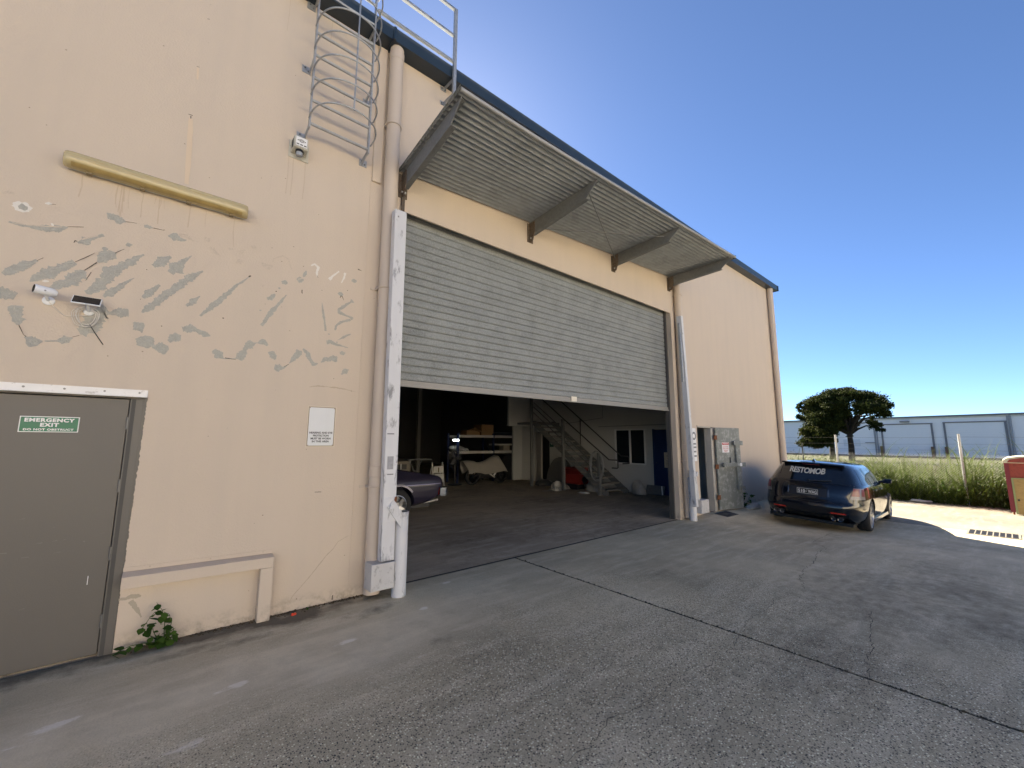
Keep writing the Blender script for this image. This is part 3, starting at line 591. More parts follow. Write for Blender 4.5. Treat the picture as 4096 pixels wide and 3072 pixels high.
sdbox(.12, .93, 1.02, 1.12, .101, .145, 'cross_lock_bar', MATG); sdbox(.45, .53, 1.12, 1.25, .046, .09, 'bar_bracket', MATG); sdbox(.60, .66, 1.04, 1.10, .146, .17, 'padlock', GALV); sdbox(.70, .78, 1.03, 1.11, .146, .152, 'lock_plate', SIGNW)
for z in (1.74, 1.03, .30): sdbox(-.09, .03, z-.055, z+.055, .046, .06, 'hinge_plate', RUST if z > 0 else GALV)
# ============================================================= AWNING
AX0, AX1 = 2.0, 8.74
def az_in(x): return 5.11+(x-2.05)*.0535
def az_out(x): return 5.255+max(0, x-3.2)*.036
def asurf(x, t): return az_in(x)+(az_out(x)-az_in(x))*t     # t: 0 at wall, 1 at lip
aw = thing('awning', 'corrugated steel awning with four bracket arms above the roller door', 'awning', (5.3, W, 5.1))
YO = 3.275
b = MB(); xs = lin([(AX0, AX1, .5)]); n = 19*8
rows = []
for x in xs: rows.append([(x, W-(W-YO)*i/n-.002, asurf(x, i/n)+.0135*cos(2*pi*i/8)+.02) for i in range(n+1)])
b.grid(rows); sheet = b.build('corrugated_sheet', SHEET, aw, smooth=70)
md = sheet.modifiers.new('solid', 'SOLIDIFY'); md.thickness = .0015; md.offset = 1
b = MB(); b.tube([(x, YO-.012, az_out(x)+.028) for x in xs], .026, 10); b.build('rolled_lip', mat('lip_grey', (.33, .33, .325), .5, .3, var=.15, vs=4), aw, smooth=50)
MOSS = mat('mossy_flashing', (.20, .19, .165), .8, var=.3, vs=12, col2=(.07, .07, .035), c2=(.45, .6), bump=.6, bs=40)
for x in (AX0-.012, AX1+.008):
    b = MB(); b.grid([[(x+dx, y, asurf(x, (W-y)/(W-YO))+.028+dz) for y in np.linspace(W-.002, YO-.03, 20)] for dx, dz in ((0, -.03), (0, .035), (.004, .035), (.004, -.03), (0, -.03))]); b.build('barge_flashing', MOSS, aw)
def arm(x, side):
    zi, zo = az_in(x)+.006, az_out(x)+.006; dy = W-YO
    def zt(y): return zi+(zo-zi)*(W-y)/dy
    P = [(W-.004, zt(W)), (W-.004, zt(W)-.215), (W-.05, zt(W)-.225), (3.50, zt(3.50)-.19), (3.47, zt(3.47)-.16), (YO+.03, zt(YO)-.035), (YO+.02, zt(YO)-.004)]
    m = Matrix(((0, 0, 1, x-.004), (1, 0, 0, 0), (0, 1, 0, 0), (0, 0, 0, 1)))
    a = MB().prism(P, m, .008).build('bracket_arm', ARMM, aw)
    q = MB(); q.bar((x+side*.03, W-.06, zt(W)-.222), (x+side*.03, 3.50, zt(3.5)-.188), .066, .008, (0, 0, 1)); q.build('arm_flange', ARMM, a)
    q = MB(); q.bar((x+side*.03, W-.01, zt(W)-.010), (x+side*.03, YO+.05, zt(YO)-.010), .066, .008, (0, 0, 1)); q.build('arm_flange', ARMM, a)
    q = MB(); q.prism([(W-.003, zt(W)-.02), (W-.003, zt(W)-.34), (W-.09, zt(W)-.34), (W-.14, zt(W)-.20), (W-.14, zt(W)-.02)], Matrix(((0, 0, 1, x-side*.006-.006), (1, 0, 0, 0), (0, 1, 0, 0), (0, 0, 0, 1))), .010)
    q.box((x-.05, W-.012, zt(W)-.34), (x+.07, W-.002, zt(W)-.02)); q.build('wall_cleat', mat('rusty_cleat', (.15, .12, .09), .8, .2, var=.3, vs=20, col2=(.10, .045, .02), c2=(.5, .62)), a)
    q = MB(); q.tube([(x-.03, W-.06, zt(W)-.29), (x+.03, W-.06, zt(W)-.29)], .014, 6); q.build('bolt', GALV, a)
arm(2.04, 1); arm(4.27, 1); arm(6.51, 1); arm(8.62, 1)
for p, q in (((4.33, W-.22, az_in(4.3)-.16), (6.46, YO+.28, az_out(6.4)-.09)), ((6.46, W-.10, az_in(6.5)-.10), (4.33, YO+.22, az_out(4.3)-.10))):
    b = MB().tube([p, q], .008, 6).build('tie_rod', ARMM, aw)
b = MB(); b.box((2.03, W-.03, 4.42), (2.075, W-.002, 4.99)); b.build('steel_upright', mat('dark_upright', (.10, .085, .07), .8, .2, var=.3, vs=20, col2=(.13, .06, .03), c2=(.52, .62)), bld)

# ============================================================= ACCESS LADDER
lad = thing('access_ladder', 'galvanised roof access ladder with safety cage and guard rail by the gutter', 'ladder', (1.19, W, 5.0))
LX0, LX1, LY = .87, 1.51, 4.50
for x in (LX0, LX1): MB().box((x-.008, LY-.028, 5.02), (x+.008, LY+.028, 8.3)).build('ladder_rail', GALV, lad, bevel=.002)
rung = MB().tube([(LX0, LY, 0), (LX1, LY, 0)], .0165, 12).mesh('rung', GALV, 40)
for i in range(11): o = inst(rung, 'rung', lad); o.location = (0, 0, 5.08+.281*i)
hoop = MB().tube([((LX0+LX1)/2-cos(t)*(.335+.03*sin(t)), LY-.03-.43*sin(t)**.8, 0) for t in np.linspace(.0, pi, 30)], .0085, 7).mesh('cage_hoop', GALV, 50)
for i in range(9): o = inst(hoop, 'cage_hoop', lad); o.location = (0, 0, 5.115+.283*i)
MB().tube([(1.19, LY-.455, 5.105), (1.19, LY-.455, 7.5)], .0085, 7).build('cage_strap', GALV, lad, smooth=40)
for x, sg, zs in ((LX0, -1, (5.03, 5.87, 6.70)), (LX1, 1, (5.03, 5.85, 6.70))):
    for z in zs:
        b = MB(); b.add([(x-.004*1, LY, z+.06), (x-.004, LY, z+.0), (x-sg*-.0-.004, W-.006, z-.045), (x-.004, W-.006, z+.03), (x+.004, LY, z+.06), (x+.004, LY, z+.0), (x+.004, W-.006, z-.045), (x+.004, W-.006, z+.03)], [(0,1,2,3),(7,6,5,4),(0,4,5,1),(1,5,6,2),(2,6,7,3),(3,7,4,0)])
        ox = -.05 if sg < 0 else .0
        b.box((x+ox-.03, W-.008, z-.05), (x+ox+.06, W-.001, z+.035)); br = b.build('wall_bracket', GALV, lad)
        for dx, dz in ((.0, .012), (.035, -.022)): MB().tube([(x+ox+dx, W-.018, z+dz), (x+ox+dx, W-.008, z+dz)], .009, 6).build('bolt', ARMM, br)
MB().box((2.60, 4.425, 6.42), (2.645, 4.470, 7.80)).build('guard_post', GALV, lad, bevel=.003)
for z in (6.945, 7.36, 7.79): MB().bar((1.52, 4.45, z), (2.60, 4.45, z), .036, .036).build('guard_rail', GALV, lad, bevel=.003)
for z in (6.69, 6.46):
    b = MB(); b.bar((2.622, 4.47, z), (2.60, W-.004, z), .008, .05); b.box((2.55, W-.008, z-.028), (2.64, W-.001, z+.03)); br = b.build('wall_bracket', GALV, lad)
    for dx in (.01, .065): MB().tube([(2.55+dx+.01, W-.018, z), (2.55+dx+.01, W-.008, z)], .009, 6).build('bolt', ARMM, br)

# ============================================================= THINGS ON THE WALL
wl = thing('batten_light', 'long yellowed fluorescent batten light fixed to the cream wall', 'wall light', (-.22, W, 3.92))
b = MB(); b.box((-.83, W-.05, 3.862), (.39, W-.001, 3.985)); b.build('base_tray', mat('batten_grey', (.42, .40, .34), .5), wl, bevel=.012)
DIFF = mat('yellowed_diffuser', (.50, .41, .225), .25, var=.1, vs=3, col2=(.50, .34, .10), c2=(.5, .75), stretch=(.6, 4, 9), coat=.3)
b = MB(); prof = [(W-.05, 3.988)]+[(W-.05-.085*sin(t)**.6, 3.923+.064*cos(t)) for t in np.linspace(.12, pi-.12, 14)]+[(W-.05, 3.858)]
xs = [-.85, -.845, -.83, -.80, -.6, -.2, .2, .36, .39, .405, .41]; sc = [.55, .75, .92, 1, 1, 1, 1, 1, .92, .75, .55]
b.grid([[(x, W-.05+(y-W+.05)*s_, 3.923+(z-3.923)*(.6+.4*s_)) for y, z in prof] for x, s_ in zip(xs, sc)])
k = len(prof); b.f.append(tuple(range(k))); b.f.append(tuple(range(len(b.v)-k, len(b.v))))
b.build('diffuser', DIFF, wl, smooth=50)
patch_rows = [[(x, W-.05-.085*sin(t)**.6-.0012, 3.923+.0655*cos(t)) for t in np.linspace(pi*.70, pi*.93, 6)] for x in np.linspace(-.80, .36, 12)]
MB().grid(patch_rows).build('grime_band', mat('batten_grime', (.36, .26, .10), .3, var=.4, vs=7, stretch=(2, 1, 1)), wl, smooth=60)  # browner strip along the lower edge of the diffuser
for x in (-.70, -.37, -.05, .28):
    for z in (3.853, 3.985): MB().box((x-.018, W-.075, z-.008), (x+.018, W-.03, z+.008)).build('clip', mat('clip_tan', (.26, .20, .11), .5), wl, bevel=.003)

sir = thing('siren_box', 'small weathered off-white alarm siren box below the ladder', 'siren', (.82, W, 4.85))
OFFW = mat('weathered_offwhite', (.50, .475, .40), .6, var=.15, vs=14, col2=(.10, .085, .05), c2=(.60, .72), bump=.1)
MB().box((.725, W-.012, 4.735), (.925, W-.001, 4.935)).build('back_plate', OFFW, sir, bevel=.004)
b = MB(); b.add([(.745, W-.012, 4.78), (.90, W-.012, 4.78), (.90, W-.012, 4.925), (.745, W-.012, 4.925), (.755, W-.13, 4.80), (.89, W-.13, 4.80), (.89, W-.12, 4.94), (.755, W-.12, 4.94)], [(0,1,5,4),(1,2,6,5),(2,3,7,6),(3,0,4,7),(4,5,6,7)]); b.build('housing', OFFW, sir, bevel=.008)
st = frame((.824, W-.1315, 4.872), (1, 0, 0), (0, .07, 1)); MB().prism([(-.055, -.055), (.055, -.055), (.055, .055), (-.055, .055)], st, .001).build('sticker', SIGNW, sir)
stm = st @ Matrix.Translation((0, .012, .0016))
b = MB()
for r_ in ((.042, .018), (.020, .009)):
    for i in range(4):
        a_ = [(1, 0), (0, 1), (-1, 0), (0, -1)][i]; c_ = [(0, 1), (-1, 0), (0, -1), (1, 0)][i]
        b.bar(stm @ Vector((a_[0]*r_[0], a_[1]*r_[1], 0)), stm @ Vector((c_[0]*r_[0], c_[1]*r_[1], 0)), .004, .001, (0, -1, 0))
b.build('emblem', INK, sir); 
b = MB()
for x in (-.036, 0, .036): b.prism([(x-.013, -.042), (x+.013, -.042), (x+.013, -.030), (x-.013, -.030)], st @ Matrix.Translation((0, 0, .0012)), .0006)
b.build('sticker_marks', INK, sir)
b = MB(); b.lathe([(.0, -.055), (.03, -.052), (.034, -.03), (.034, .0)], Matrix.Translation((.82, W-.075, 4.79)), 16); b.build('strobe_lens', mat('strobe_grey', (.33, .35, .37), .2), sir, smooth=50)
MB().tube([(.82, W-.075, 4.775), (.82, W-.075, 4.798)], .041, 16).build('gasket', BLACK, sir, smooth=40)
for i in range(6): MB().box((.7455, W-.10, 4.815+.016*i), (.7495, W-.04, 4.822+.016*i)).build('vent_slot', BLACK, sir)

cm = thing('security_camera', 'white bullet security camera on a round base left of the solar panel', 'camera', (-.81, W, 2.74))
MB().lathe([(0, 0), (.036, 0), (.034, .010), (.018, .018), (0, .018)], frame((-.817, W-.0005, 2.748), (1, 0, 0), (0, 0, 1)), 22).build('base', WHITE, cm, smooth=40)
MB().tube([(-.817, W-.015, 2.75), (-.818, W-.05, 2.757), (-.825, W-.068, 2.775)], .011, 10).build('swivel_arm', WHITE, cm, smooth=50)
cdirv = Vector((-.86, -.34, .05)).normalized(); cb = Vector((-.79, W-.095, 2.795))
cq = Matrix.Translation(cb) @ cdirv.to_track_quat('Z', 'Y').to_matrix().to_4x4()
MB().lathe([(0, -.030), (.018, -.027), (.029, -.012), (.0325, .01), (.0325, .09), (.030, .095)], cq, 24).build('body', WHITE, cm, smooth=50)
MB().lathe([(0, .088), (.029, .088), (.0305, .097), (.028, .097), (.026, .091)], cq, 24).build('lens_face', BLACK, cm, smooth=50)
q = cq @ Vector((.0, .0, .04)); q.z = cb.z; MB().tube([q+Vector((.01, -.033, -.003)), q+Vector((.01, -.036, -.003))], .006, 10).build('badge', mat('badge_grey', (.3, .3, .32), .4), cm)

so = thing('solar_panel', 'small black solar panel with a coiled white cable tied below', 'solar panel', (-.59, W, 2.68))
sm = frame((-.597, W-.115, 2.772), (1, 0, .0), (.0, .70, .72)) 
MB().prism([(-.083, -.052), (.083, -.052), (.083, .052), (-.083, .052)], sm @ Matrix.Translation((0, 0, -.01)), .01).build('panel_frame', WHITE, so, bevel=.003)
MB().prism([(-.077, -.046), (.077, -.046), (.077, .046), (-.077, .046)], sm @ Matrix.Translation((0, 0, .0004)), .0012).build('solar_cell', mat('solar_cell', (.008, .008, .011), .15, var=0), so)
MB().tube([(-.590, W-.002, 2.705), (-.590, W-.05, 2.715), (-.594, W-.085, 2.745)], .012, 10).build('mount_arm', WHITE, so, smooth=50)
MB().lathe([(0, 0), (.033, 0), (.031, .01), (.014, .02), (0, .02)], frame((-.590, W-.0005, 2.705), (1, 0, 0), (0, 0, 1)), 20).build('mount_base', WHITE, so, smooth=40)
CABLE = mat('white_cable', (.66, .62, .56), .5, var=.05)
for k in range(6):
    r_ = random.Random(k); a = .060+r_.uniform(-.012, .016); h_ = .072+r_.uniform(-.01, .012); cx = -.598+r_.uniform(-.012, .012); cz = 2.655+r_.uniform(-.004, .01); ph = r_.uniform(-.4, .4)
    P = [(cx+a*cos(t)*(1+.10*sin(3*t+ph)), W-.010-.006*k+.004*sin(2*t+k), cz+h_*sin(t)*(1+.06*cos(2*t+ph))) for t in np.linspace(0, 2*pi, 26)[:-1]]
    MB().tube(P, .0023, 5, closed=True).build('cable_loop', CABLE, so, smooth=60)
MB().tube([(-.81, W-.02, 2.735), (-.78, W-.008, 2.70), (-.745, W-.006, 2.665), (-.72, W-.006, 2.648), (-.69, W-.008, 2.648), (-.655, W-.012, 2.658), (-.60, W-.02, 2.668)], .0025, 5).build('cable', CABLE, so, smooth=60)
MB().tube([(-.572, W-.035, 2.597), (-.566, W-.012, 2.585), (-.54, W-.008, 2.54), (-.482, W-.006, 2.448)], .0035, 5).build('cable_tie', BLACK, so)

sg = thing('warning_sign', 'white protection notice with black lettering on the cream wall', 'sign', (1.25, W, 1.6))
MB().box((1.107, W-.006, 1.600), (1.396, W-.002, 2.036)).build('backing', mat('sign_cream', (.62, .54, .42), .6, var=.08), sg, bevel=.001)
fx0, fx1, fz0, fz1 = 1.117, 1.386, 1.61, 2.026
b = MB(); 
for a0, c0 in (((fx0, W-.0072, fz0), (fx1, W-.0061, fz0+.005)), ((fx0, W-.0072, fz1-.005), (fx1, W-.0061, fz1)), ((fx0, W-.0072, fz0+.005), (fx0+.005, W-.0061, fz1-.005)), ((fx1-.005, W-.0072, fz0+.005), (fx1, W-.0061, fz1-.005))): b.box(a0, c0)
b.build('border_line', mat('sign_brown', (.20, .13, .08), .6), sg)
MB().box((fx0+.007, W-.0074, fz0+.007), (fx1-.007, W-.0061, fz1-.007)).build('face', mat('faded_white', (.66, .67, .67), .5, var=.07, vs=7), sg)
for i, (t_, w_) in enumerate((('HEARING AND EYE', .232), ('PROTECTION', .158), ('MUST BE WORN', .20), ('IN THIS AREA', .172))):
    lettering(t_, frame((1.252, W-.0076, 1.752-.0305*i), (1, 0, 0), (0, 0, 1)), INK, sg, w_, .021, .035)
for x in (fx0+.012, fx1-.012):
    for z in (fz0+.012, fz1-.012): MB().tube([(x, W-.010, z), (x, W-.0074, z)], .004, 8).build('screw', RUST, sg)

eg = thing('exit_sign', 'green and white emergency exit sign on the grey door', 'sign', (-.71, W, 1.73))
EY = W+.012
MB().box((-.866, EY-.006, 1.727), (-.553, EY-.0005, 1.847)).build('backing', SIGNW, eg, bevel=.001)
MB().box((-.860, EY-.0072, 1.733), (-.559, EY-.0061, 1.841)).build('face', GREEN, eg)
for t_, w_, h_, z in (('EMERGENCY', .262, .029, 1.819), ('EXIT', .098, .029, 1.783), ('DO NOT OBSTRUCT', .262, .016, 1.7475)): lettering(t_, frame((-.7095, EY-.0076, z), (1, 0, 0), (0, 0, 1)), SIGNW, eg, w_, h_, .045, spacing=1.12)
for x in (-.852, -.567):
    for z in (1.739, 1.835): MB().tube([(x, EY-.010, z), (x, EY-.007, z)], .0035, 8).build('rivet', INK, eg)

ws = thing('door_notice', 'small red and white warning notice on the open steel door', 'sign', tuple(sdm @ Vector((.32, 1.36, .05))))
MB().prism([(.20, 1.37), (.46, 1.37), (.46, 1.62), (.20, 1.62)], sdm @ Matrix.Translation((0, 0, .047)), .003).build('face', SIGNW, ws)
MB().prism([(.21, 1.555), (.45, 1.555), (.45, 1.612), (.21, 1.612)], sdm @ Matrix.Translation((0, 0, .0505)), .0012).build('red_band', SIGNR, ws)
lettering('WARNING', sdm @ Matrix.Translation((.33, 1.586, .052)), SIGNW, ws, .19, .032, .02)
for i, t_ in enumerate(('PLEASE ENSURE', 'DOOR IS LOCKED', 'AND BOLTED')): lettering(t_, sdm @ Matrix.Translation((.33, 1.51-.045*i, .051)), SIGNR, ws, (.2, .21, .15)[i], .026, .02)
lettering('AFTER USE', sdm @ Matrix.Translation((.33, 1.39, .051)), SIGNR, ws, .1, .018, .02)
p = thing('wall_notice', 'white and grey notice on the wall beside the service doorway', 'sign', (9.45, W, 1.3))
MB().box((9.30, W-.005, 1.22), (9.54, W-.001, 1.98)).build('face', SIGNW, p); MB().lathe([(.055, 0), (.095, 0)], frame((9.44, W-.0065, 1.80), (1, 0, 0), (0, 0, 1)), 24).build('ring', mat('sign_grey', (.2, .2, .22), .6), p)
for z, w_ in ((1.60, .18), (1.52, .2), (1.42, .17), (1.32, .19)): MB().box((9.43-w_/2, W-.0068, z), (9.43+w_/2, W-.0056, z+.035)).build('text_block', mat('sign_grey', (.2, .2, .22), .6), p)

# duct cover on the wall foot
dc = thing('duct_cover', 'cream painted steel duct cover framing the foot of the wall', 'duct cover', (.35, W, 0))
b = MB(); b.add([(-.183, 4.60, .495), (.882, 4.60, .475), (.882, 4.60, .568), (-.183, 4.60, .588), (-.183, W, .505), (.882, W, .485), (.882, W, .585), (-.183, W, .610)], [(0,1,2,3),(7,6,5,4),(0,4,5,1),(3,2,6,7),(0,3,7,4),(1,5,6,2)]); b.build('top_duct', CREAM, dc, bevel=.004)
b = MB(); b.add([(-.183, W-.008, .612), (.872, W-.008, .588), (.872, W-.008, .618), (-.183, W-.008, .642), (-.183, W-.001, .612), (.872, W-.001, .588), (.872, W-.001, .618), (-.183, W-.001, .642)], [(0,1,2,3),(7,6,5,4),(0,4,5,1),(3,2,6,7),(0,3,7,4),(1,5,6,2)]); fl = b.build('top_flange', CREAM, dc)
for x in (-.02, .39, .80): MB().tube([(x, W-.014, .630-.0225*(x+.18)), (x, W-.008, .630-.0225*(x+.18))], .006, 8).build('screw', STAINM, fl)
MB().box((.778, 4.602, .0), (.884, W-.001, .474)).build('side_duct', CREAM, dc, bevel=.004)
MB().box((.735, W-.006, .0), (.777, W-.001, .474)).build('side_flange', CREAM, dc)
stroke(lambda x, y: (onY(x*.7835, 1450+y*.7835, W), .7835), ((598,1212,10),(640,1205,16),(690,1190,22),(720,1192,8)), mat('pale_scuff', (.42, .36, .28), .85, var=.1), jag=.5); stroke(lambda x, y: (onY(x*.7835, 1450+y*.7835, W), .7835), ((670,1215,22),(690,1245,18),(722,1300,6)), MATS['pale_scuff'], jag=.5)

b = MB()
for i in range(520):
    x = random.uniform(-.15, 1.95); y = W-abs(random.gauss(0, .035))-.004; s_ = random.uniform(.002, .008)
    b.obox(Matrix.Translation((x, y, s_*.4)) @ Matrix.Rotation(random.uniform(0, 6), 4, Vector((random.random(), random.random(), 1.5))), (s_*2.4, s_*1.3, s_*.7))
o = b.build('wall_debris', mat('leaf_litter', (.09, .065, .035), .95, var=.4, vs=60)); o['kind'] = 'stuff'; tag(o, 'dry leaf litter and grit along the wall foot', 'debris')

# ============================================================= BOOM GATES AND BOLLARDS
def bollard(x, y, r, h, label):
    t = thing('bollard', label, 'bollard', (x, y, 0), 'white steel bollards at the roller door')
    MB().tube([(x, y, -.02), (x, y, h)], r, 28).build('post', WHITEP, t, smooth=40)
    MB().lathe([(r-.008, h+.0015), (r+.0015, h+.002), (r+.002, h-.012)], Matrix.Translation((x, y, 0)), 28).build('rim', WHITEP, t, smooth=40)
    MB().lathe([(0, h+.001), (r-.009, h+.0012)], Matrix.Translation((x, y, 0)), 28).build('cap_plate', mat('dark_cap', (.12, .12, .12), .7), t)
    return t
bollard(2.083, 4.43, .078, .885, 'white round bollard left of the roller door under the boom pivot')
bollard(8.80, 4.49, .078, .90, 'scuffed white bollard right of the roller door by the leaning boom')
bm_ = thing('boom_gate', 'upright white box-section boom arm at the left side of the roller door', 'boom gate', (1.9, 4.4, .1), 'counterweighted boom arms')
MB().add([(1.842, 4.37, .40), (1.99, 4.37, .40), (1.99, 4.47, .40), (1.842, 4.47, .40), (1.826, 4.37, 4.40), (1.972, 4.37, 4.40), (1.972, 4.47, 4.40), (1.826, 4.47, 4.40)], [(0,3,2,1),(4,5,6,7),(0,1,5,4),(1,2,6,5),(2,3,7,6),(3,0,4,7)]).build('arm', WHITEP, bm_, bevel=.006)
MB().box((1.745, 4.365, .115), (1.998, 4.555, .385)).build('counterweight', mat('dirty_white_box', (.50, .49, .48), .6, var=.12, vs=6, col2=(.25, .245, .24), c2=(.56, .7), bump=.1), bm_, bevel=.008)
MB().box((1.838, 4.362, .80), (1.986, 4.3705, 1.06)).build('splice_plate', WHITEP, bm_, bevel=.002)
MB().prism([(1.88, .96), (1.955, 1.03), (2.05, .90), (2.05, .72)], Matrix(((1, 0, 0, 0), (0, 0, -1, 4.361), (0, 1, 0, 0), (0, 0, 0, 1))), .010).build('pivot_plate', WHITEP, bm_, bevel=.002)
MB().obox(Matrix.Translation((1.925, 4.342, .957)) @ Matrix.Rotation(.5, 4, 'Y'), (.045, .02, .045)).build('pivot_nut', WHITEP, bm_, bevel=.004)
MB().add([(1.955, 4.355, 1.01), (1.987, 4.355, 1.0), (1.988, 4.355, 1.07), (1.962, 4.355, 1.06)], [(0, 1, 2, 3)]).build('rust_patch', RUST, bm_)
for z, x0, x1 in ((1.74, 1.85, 1.93), (1.30, 1.87, 1.94), (4.3, 1.86, 1.875)):
    MB().box((x0, 4.3675, z), (x1, 4.3692, z+.012 if z < 4 else z+.02)).build('scuff', mat('scuff_grey', (.2, .2, .21), .8), bm_)
MB().box((1.865, 4.3673, 1.36), (1.935, 4.3690, 1.50)).build('scuff', mat('scuff_patch', (.33, .33, .34), .8, var=.4, vs=30), bm_)
b2 = thing('boom_gate', 'leaning white boom arm at the right side of the roller door', 'boom gate', (8.7, 4.4, .1), 'counterweighted boom arms')
MB().bar((8.735, 4.405, .30), (8.50, 4.405, 4.43), .09, .11, (0, 1, 0)).build('arm', WHITEP, b2, bevel=.006)
MB().bar((8.44, 4.38, 2.95), (8.395, 4.38, 4.25), .035, .05, (0, 1, 0)).build('latch_channel', GALV, b2, bevel=.003)
MB().box((8.96, 4.37, .13), (9.30, 4.56, .41)).build('counterweight', MATS['dirty_white_box'], b2, bevel=.008)
MB().bar((8.95, 4.46, .42), (8.80, 4.44, 1.05), .05, .09, (0, 1, 0)).build('counterweight_link', WHITEP, b2, bevel=.004)
MB().obox(Matrix.Translation((8.80, 4.36, .98)) @ Matrix.Rotation(.5, 4, 'Y'), (.06, .02, .09)).build('pivot_plate', WHITEP, b2, bevel=.003)

# ============================================================= CARS
class Hull:
    def __init__(s, z, xr, xf, w_, nr=5., nf=3.2, xc=1.2):
        s.z, s.xr, s.xf, s.w, s.nr, s.nf, s.xc = z, xr, xf, w_, nr, nf, xc
    def at(s, z): return np.interp(z, s.z, s.xr), np.interp(z, s.z, s.xf), np.interp(z, s.z, s.w)
    def rear(s, z, y, off=0.):
        xr, xf, w_ = s.at(z); t = min(1, abs(y)/w_); return Vector((s.xc-(s.xc-xr+off)*(1-t**s.nr)**(1/s.nr), y, z))
    def side(s, z, x, sg=1, off=0.):
        xr, xf, w_ = s.at(z)
        if x < s.xc: t = min(1, (s.xc-x)/(s.xc-xr)); y = w_*(1-t**s.nr)**(1/s.nr)
        else: t = min(1, (x-s.xc)/(xf-s.xc)); y = w_*(1-t**s.nf)**(1/s.nf)
        return Vector((x, sg*(y+off), z))
    def corner(s, z, th, sg=1, off=0.):
        xr, xf, w_ = s.at(z); return Vector((s.xc-(s.xc-xr+off)*cos(th)**(2/s.nr), sg*(w_+off)*sin(th)**(2/s.nr), z))
    def thy(s, z, y): xr, xf, w_ = s.at(z); return math.asin(min(1, (abs(y)/w_)**(s.nr/2)))
    def thx(s, z, x): xr, xf, w_ = s.at(z); return math.acos(max(0., min(1., (s.xc-x)/(s.xc-xr)))**(s.nr/2))
    def mesh_obj(s, name, m, arches, smooth=38, levels=44):
        zs = np.linspace(s.z[0], s.z[-1], levels); N = 26; b = MB()
        th = (pi/2)*np.linspace(0, 1, N)
        th = np.where(th < pi/4, th, th)
        rows = []
        for z in zs:
            xr, xf, w_ = s.at(z); half = []
            for q in th: half.append((s.xc-(s.xc-xr)*cos(q)**(2/s.nr), w_*sin(q)**(2/s.nr) if q > 0 else 0., z))
            for q in th[::-1][1:]: half.append((s.xc+(xf-s.xc)*max(0, cos(q))**(2/s.nf), w_*sin(q)**(2/s.nf) if q > 1e-9 else 0., z))
            rows.append(half+[(x, -y, zz) for x, y, zz in half[-2:0:-1]])
        n = len(rows[0])
        for r in rows: b.v += r
        for i in range(len(rows)-1):
            for j in range(n): b.f.append((i*n+j, i*n+(j+1) % n, (i+1)*n+(j+1) % n, (i+1)*n+j))
        b.f.append(tuple(range(n-1, -1, -1))); b.f.append(tuple(range((len(rows)-1)*n, len(rows)*n)))
        o = bpy.data.objects.new(name, b.mesh(name, m)); C.objects.link(o)
        cut = MB()
        for x, z, r in arches:
            for sg in (-1, 1): cut.tube([(x, sg*.60, z), (x, sg*1.2, z)], r, 40)
        co = bpy.data.objects.new('cut', cut.mesh('cut', m)); C.objects.link(co)
        md = o.modifiers.new('b', 'BOOLEAN'); md.operation = 'DIFFERENCE'; md.object = co; md.solver = 'EXACT'
        dg = bpy.context.evaluated_depsgraph_get(); dg.update()
        me = bpy.data.meshes.new_from_object(o.evaluated_get(dg)); o.modifiers.clear(); o.data = me
        bpy.data.objects.remove(co)
        me.polygons.foreach_set('use_smooth', [True]*len(me.polygons)); me.set_sharp_from_angle(angle=radians(smooth))
        C.objects.unlink(o); return o
def patch(fn, us, vs, name, m, parent, thick=0., smooth=50):
    b = MB().grid([[fn(u, v) for u in us] for v in vs]); o = b.build(name, m, parent, smooth=smooth)
    if thick: md = o.modifiers.new('s', 'SOLIDIFY'); md.thickness = thick; md.offset = 0
    return o
def make_wheel(parent, x, y, sg, R_, wd, rim_r, spokes, rimm, meshes={}):
    key = (R_, wd, rim_r, spokes, rimm.name)
    if key not in meshes:
        h = wd/2
        ty = MB().lathe([(rim_r, -h+.01), (rim_r+.02, -h), (R_-.03, -h), (R_-.008, -h+.02), (R_, -h+.05), (R_, -.012), (R_-.008, -.010), (R_-.008, .010), (R_, .012), (R_, h-.05), (R_-.008, h-.02), (R_-.03, h), (rim_r+.02, h), (rim_r, h-.01)], seg=44).mesh('tyre', RUBBER, 40)
        r = MB().lathe([(rim_r-.03, -h+.02), (rim_r, -h+.01), (rim_r+.004, h-.004), (rim_r-.012, h), (rim_r-.022, h-.012), (rim_r-.03, h-.10), (rim_r-.03, -h+.02)], seg=44)
        for k in range(spokes):
            a = 2*pi*k/spokes
            for da in (-.13, .13):
                p, q = Vector((.045*cos(a), .045*sin(a), h-.045)), Vector(((rim_r-.015)*cos(a+da), (rim_r-.015)*sin(a+da), h-.025)); r.bar(p, q, .032, .03, (0, 0, 1))
        r.lathe([(0, h-.02), (.05, h-.022), (.065, h-.04), (.065, h-.07)], seg=20); r.lathe([(0, -.02), (rim_r-.03, -.02)], seg=30)
        meshes[key] = (ty, r.mesh('rim', rimm, 40))
    e = bpy.data.objects.new('wheel', None); C.objects.link(e); e.parent = parent; e.location = (x, y, R_); e.rotation_euler = (-sg*pi/2, 0, 0)
    inst(meshes[key][0], 'tyre', e); inst(meshes[key][1], 'rim', e); return e
RIM = mat('rim_silver', (.36, .36, .37), .3, .85, var=.08)
PAINT = mat('blue_black_paint', (.0016, .003, .0075), .16, var=.1, vs=2, coat=.75, spec=.3)
CGLASS = mat('car_glass', (.006, .008, .011), .03, var=0, spec=.7)
REDL = mat('red_lens', (.17, .006, .010), .3, var=.05, coat=.25); CLEARL = mat('clear_lens', (.20, .17, .17), .3, var=.1, coat=.3); REFL = mat('reflector_red', (.42, .03, .02), .25, var=.05)
TRIM = mat('black_trim', (.006, .006, .007), .35, var=.1)

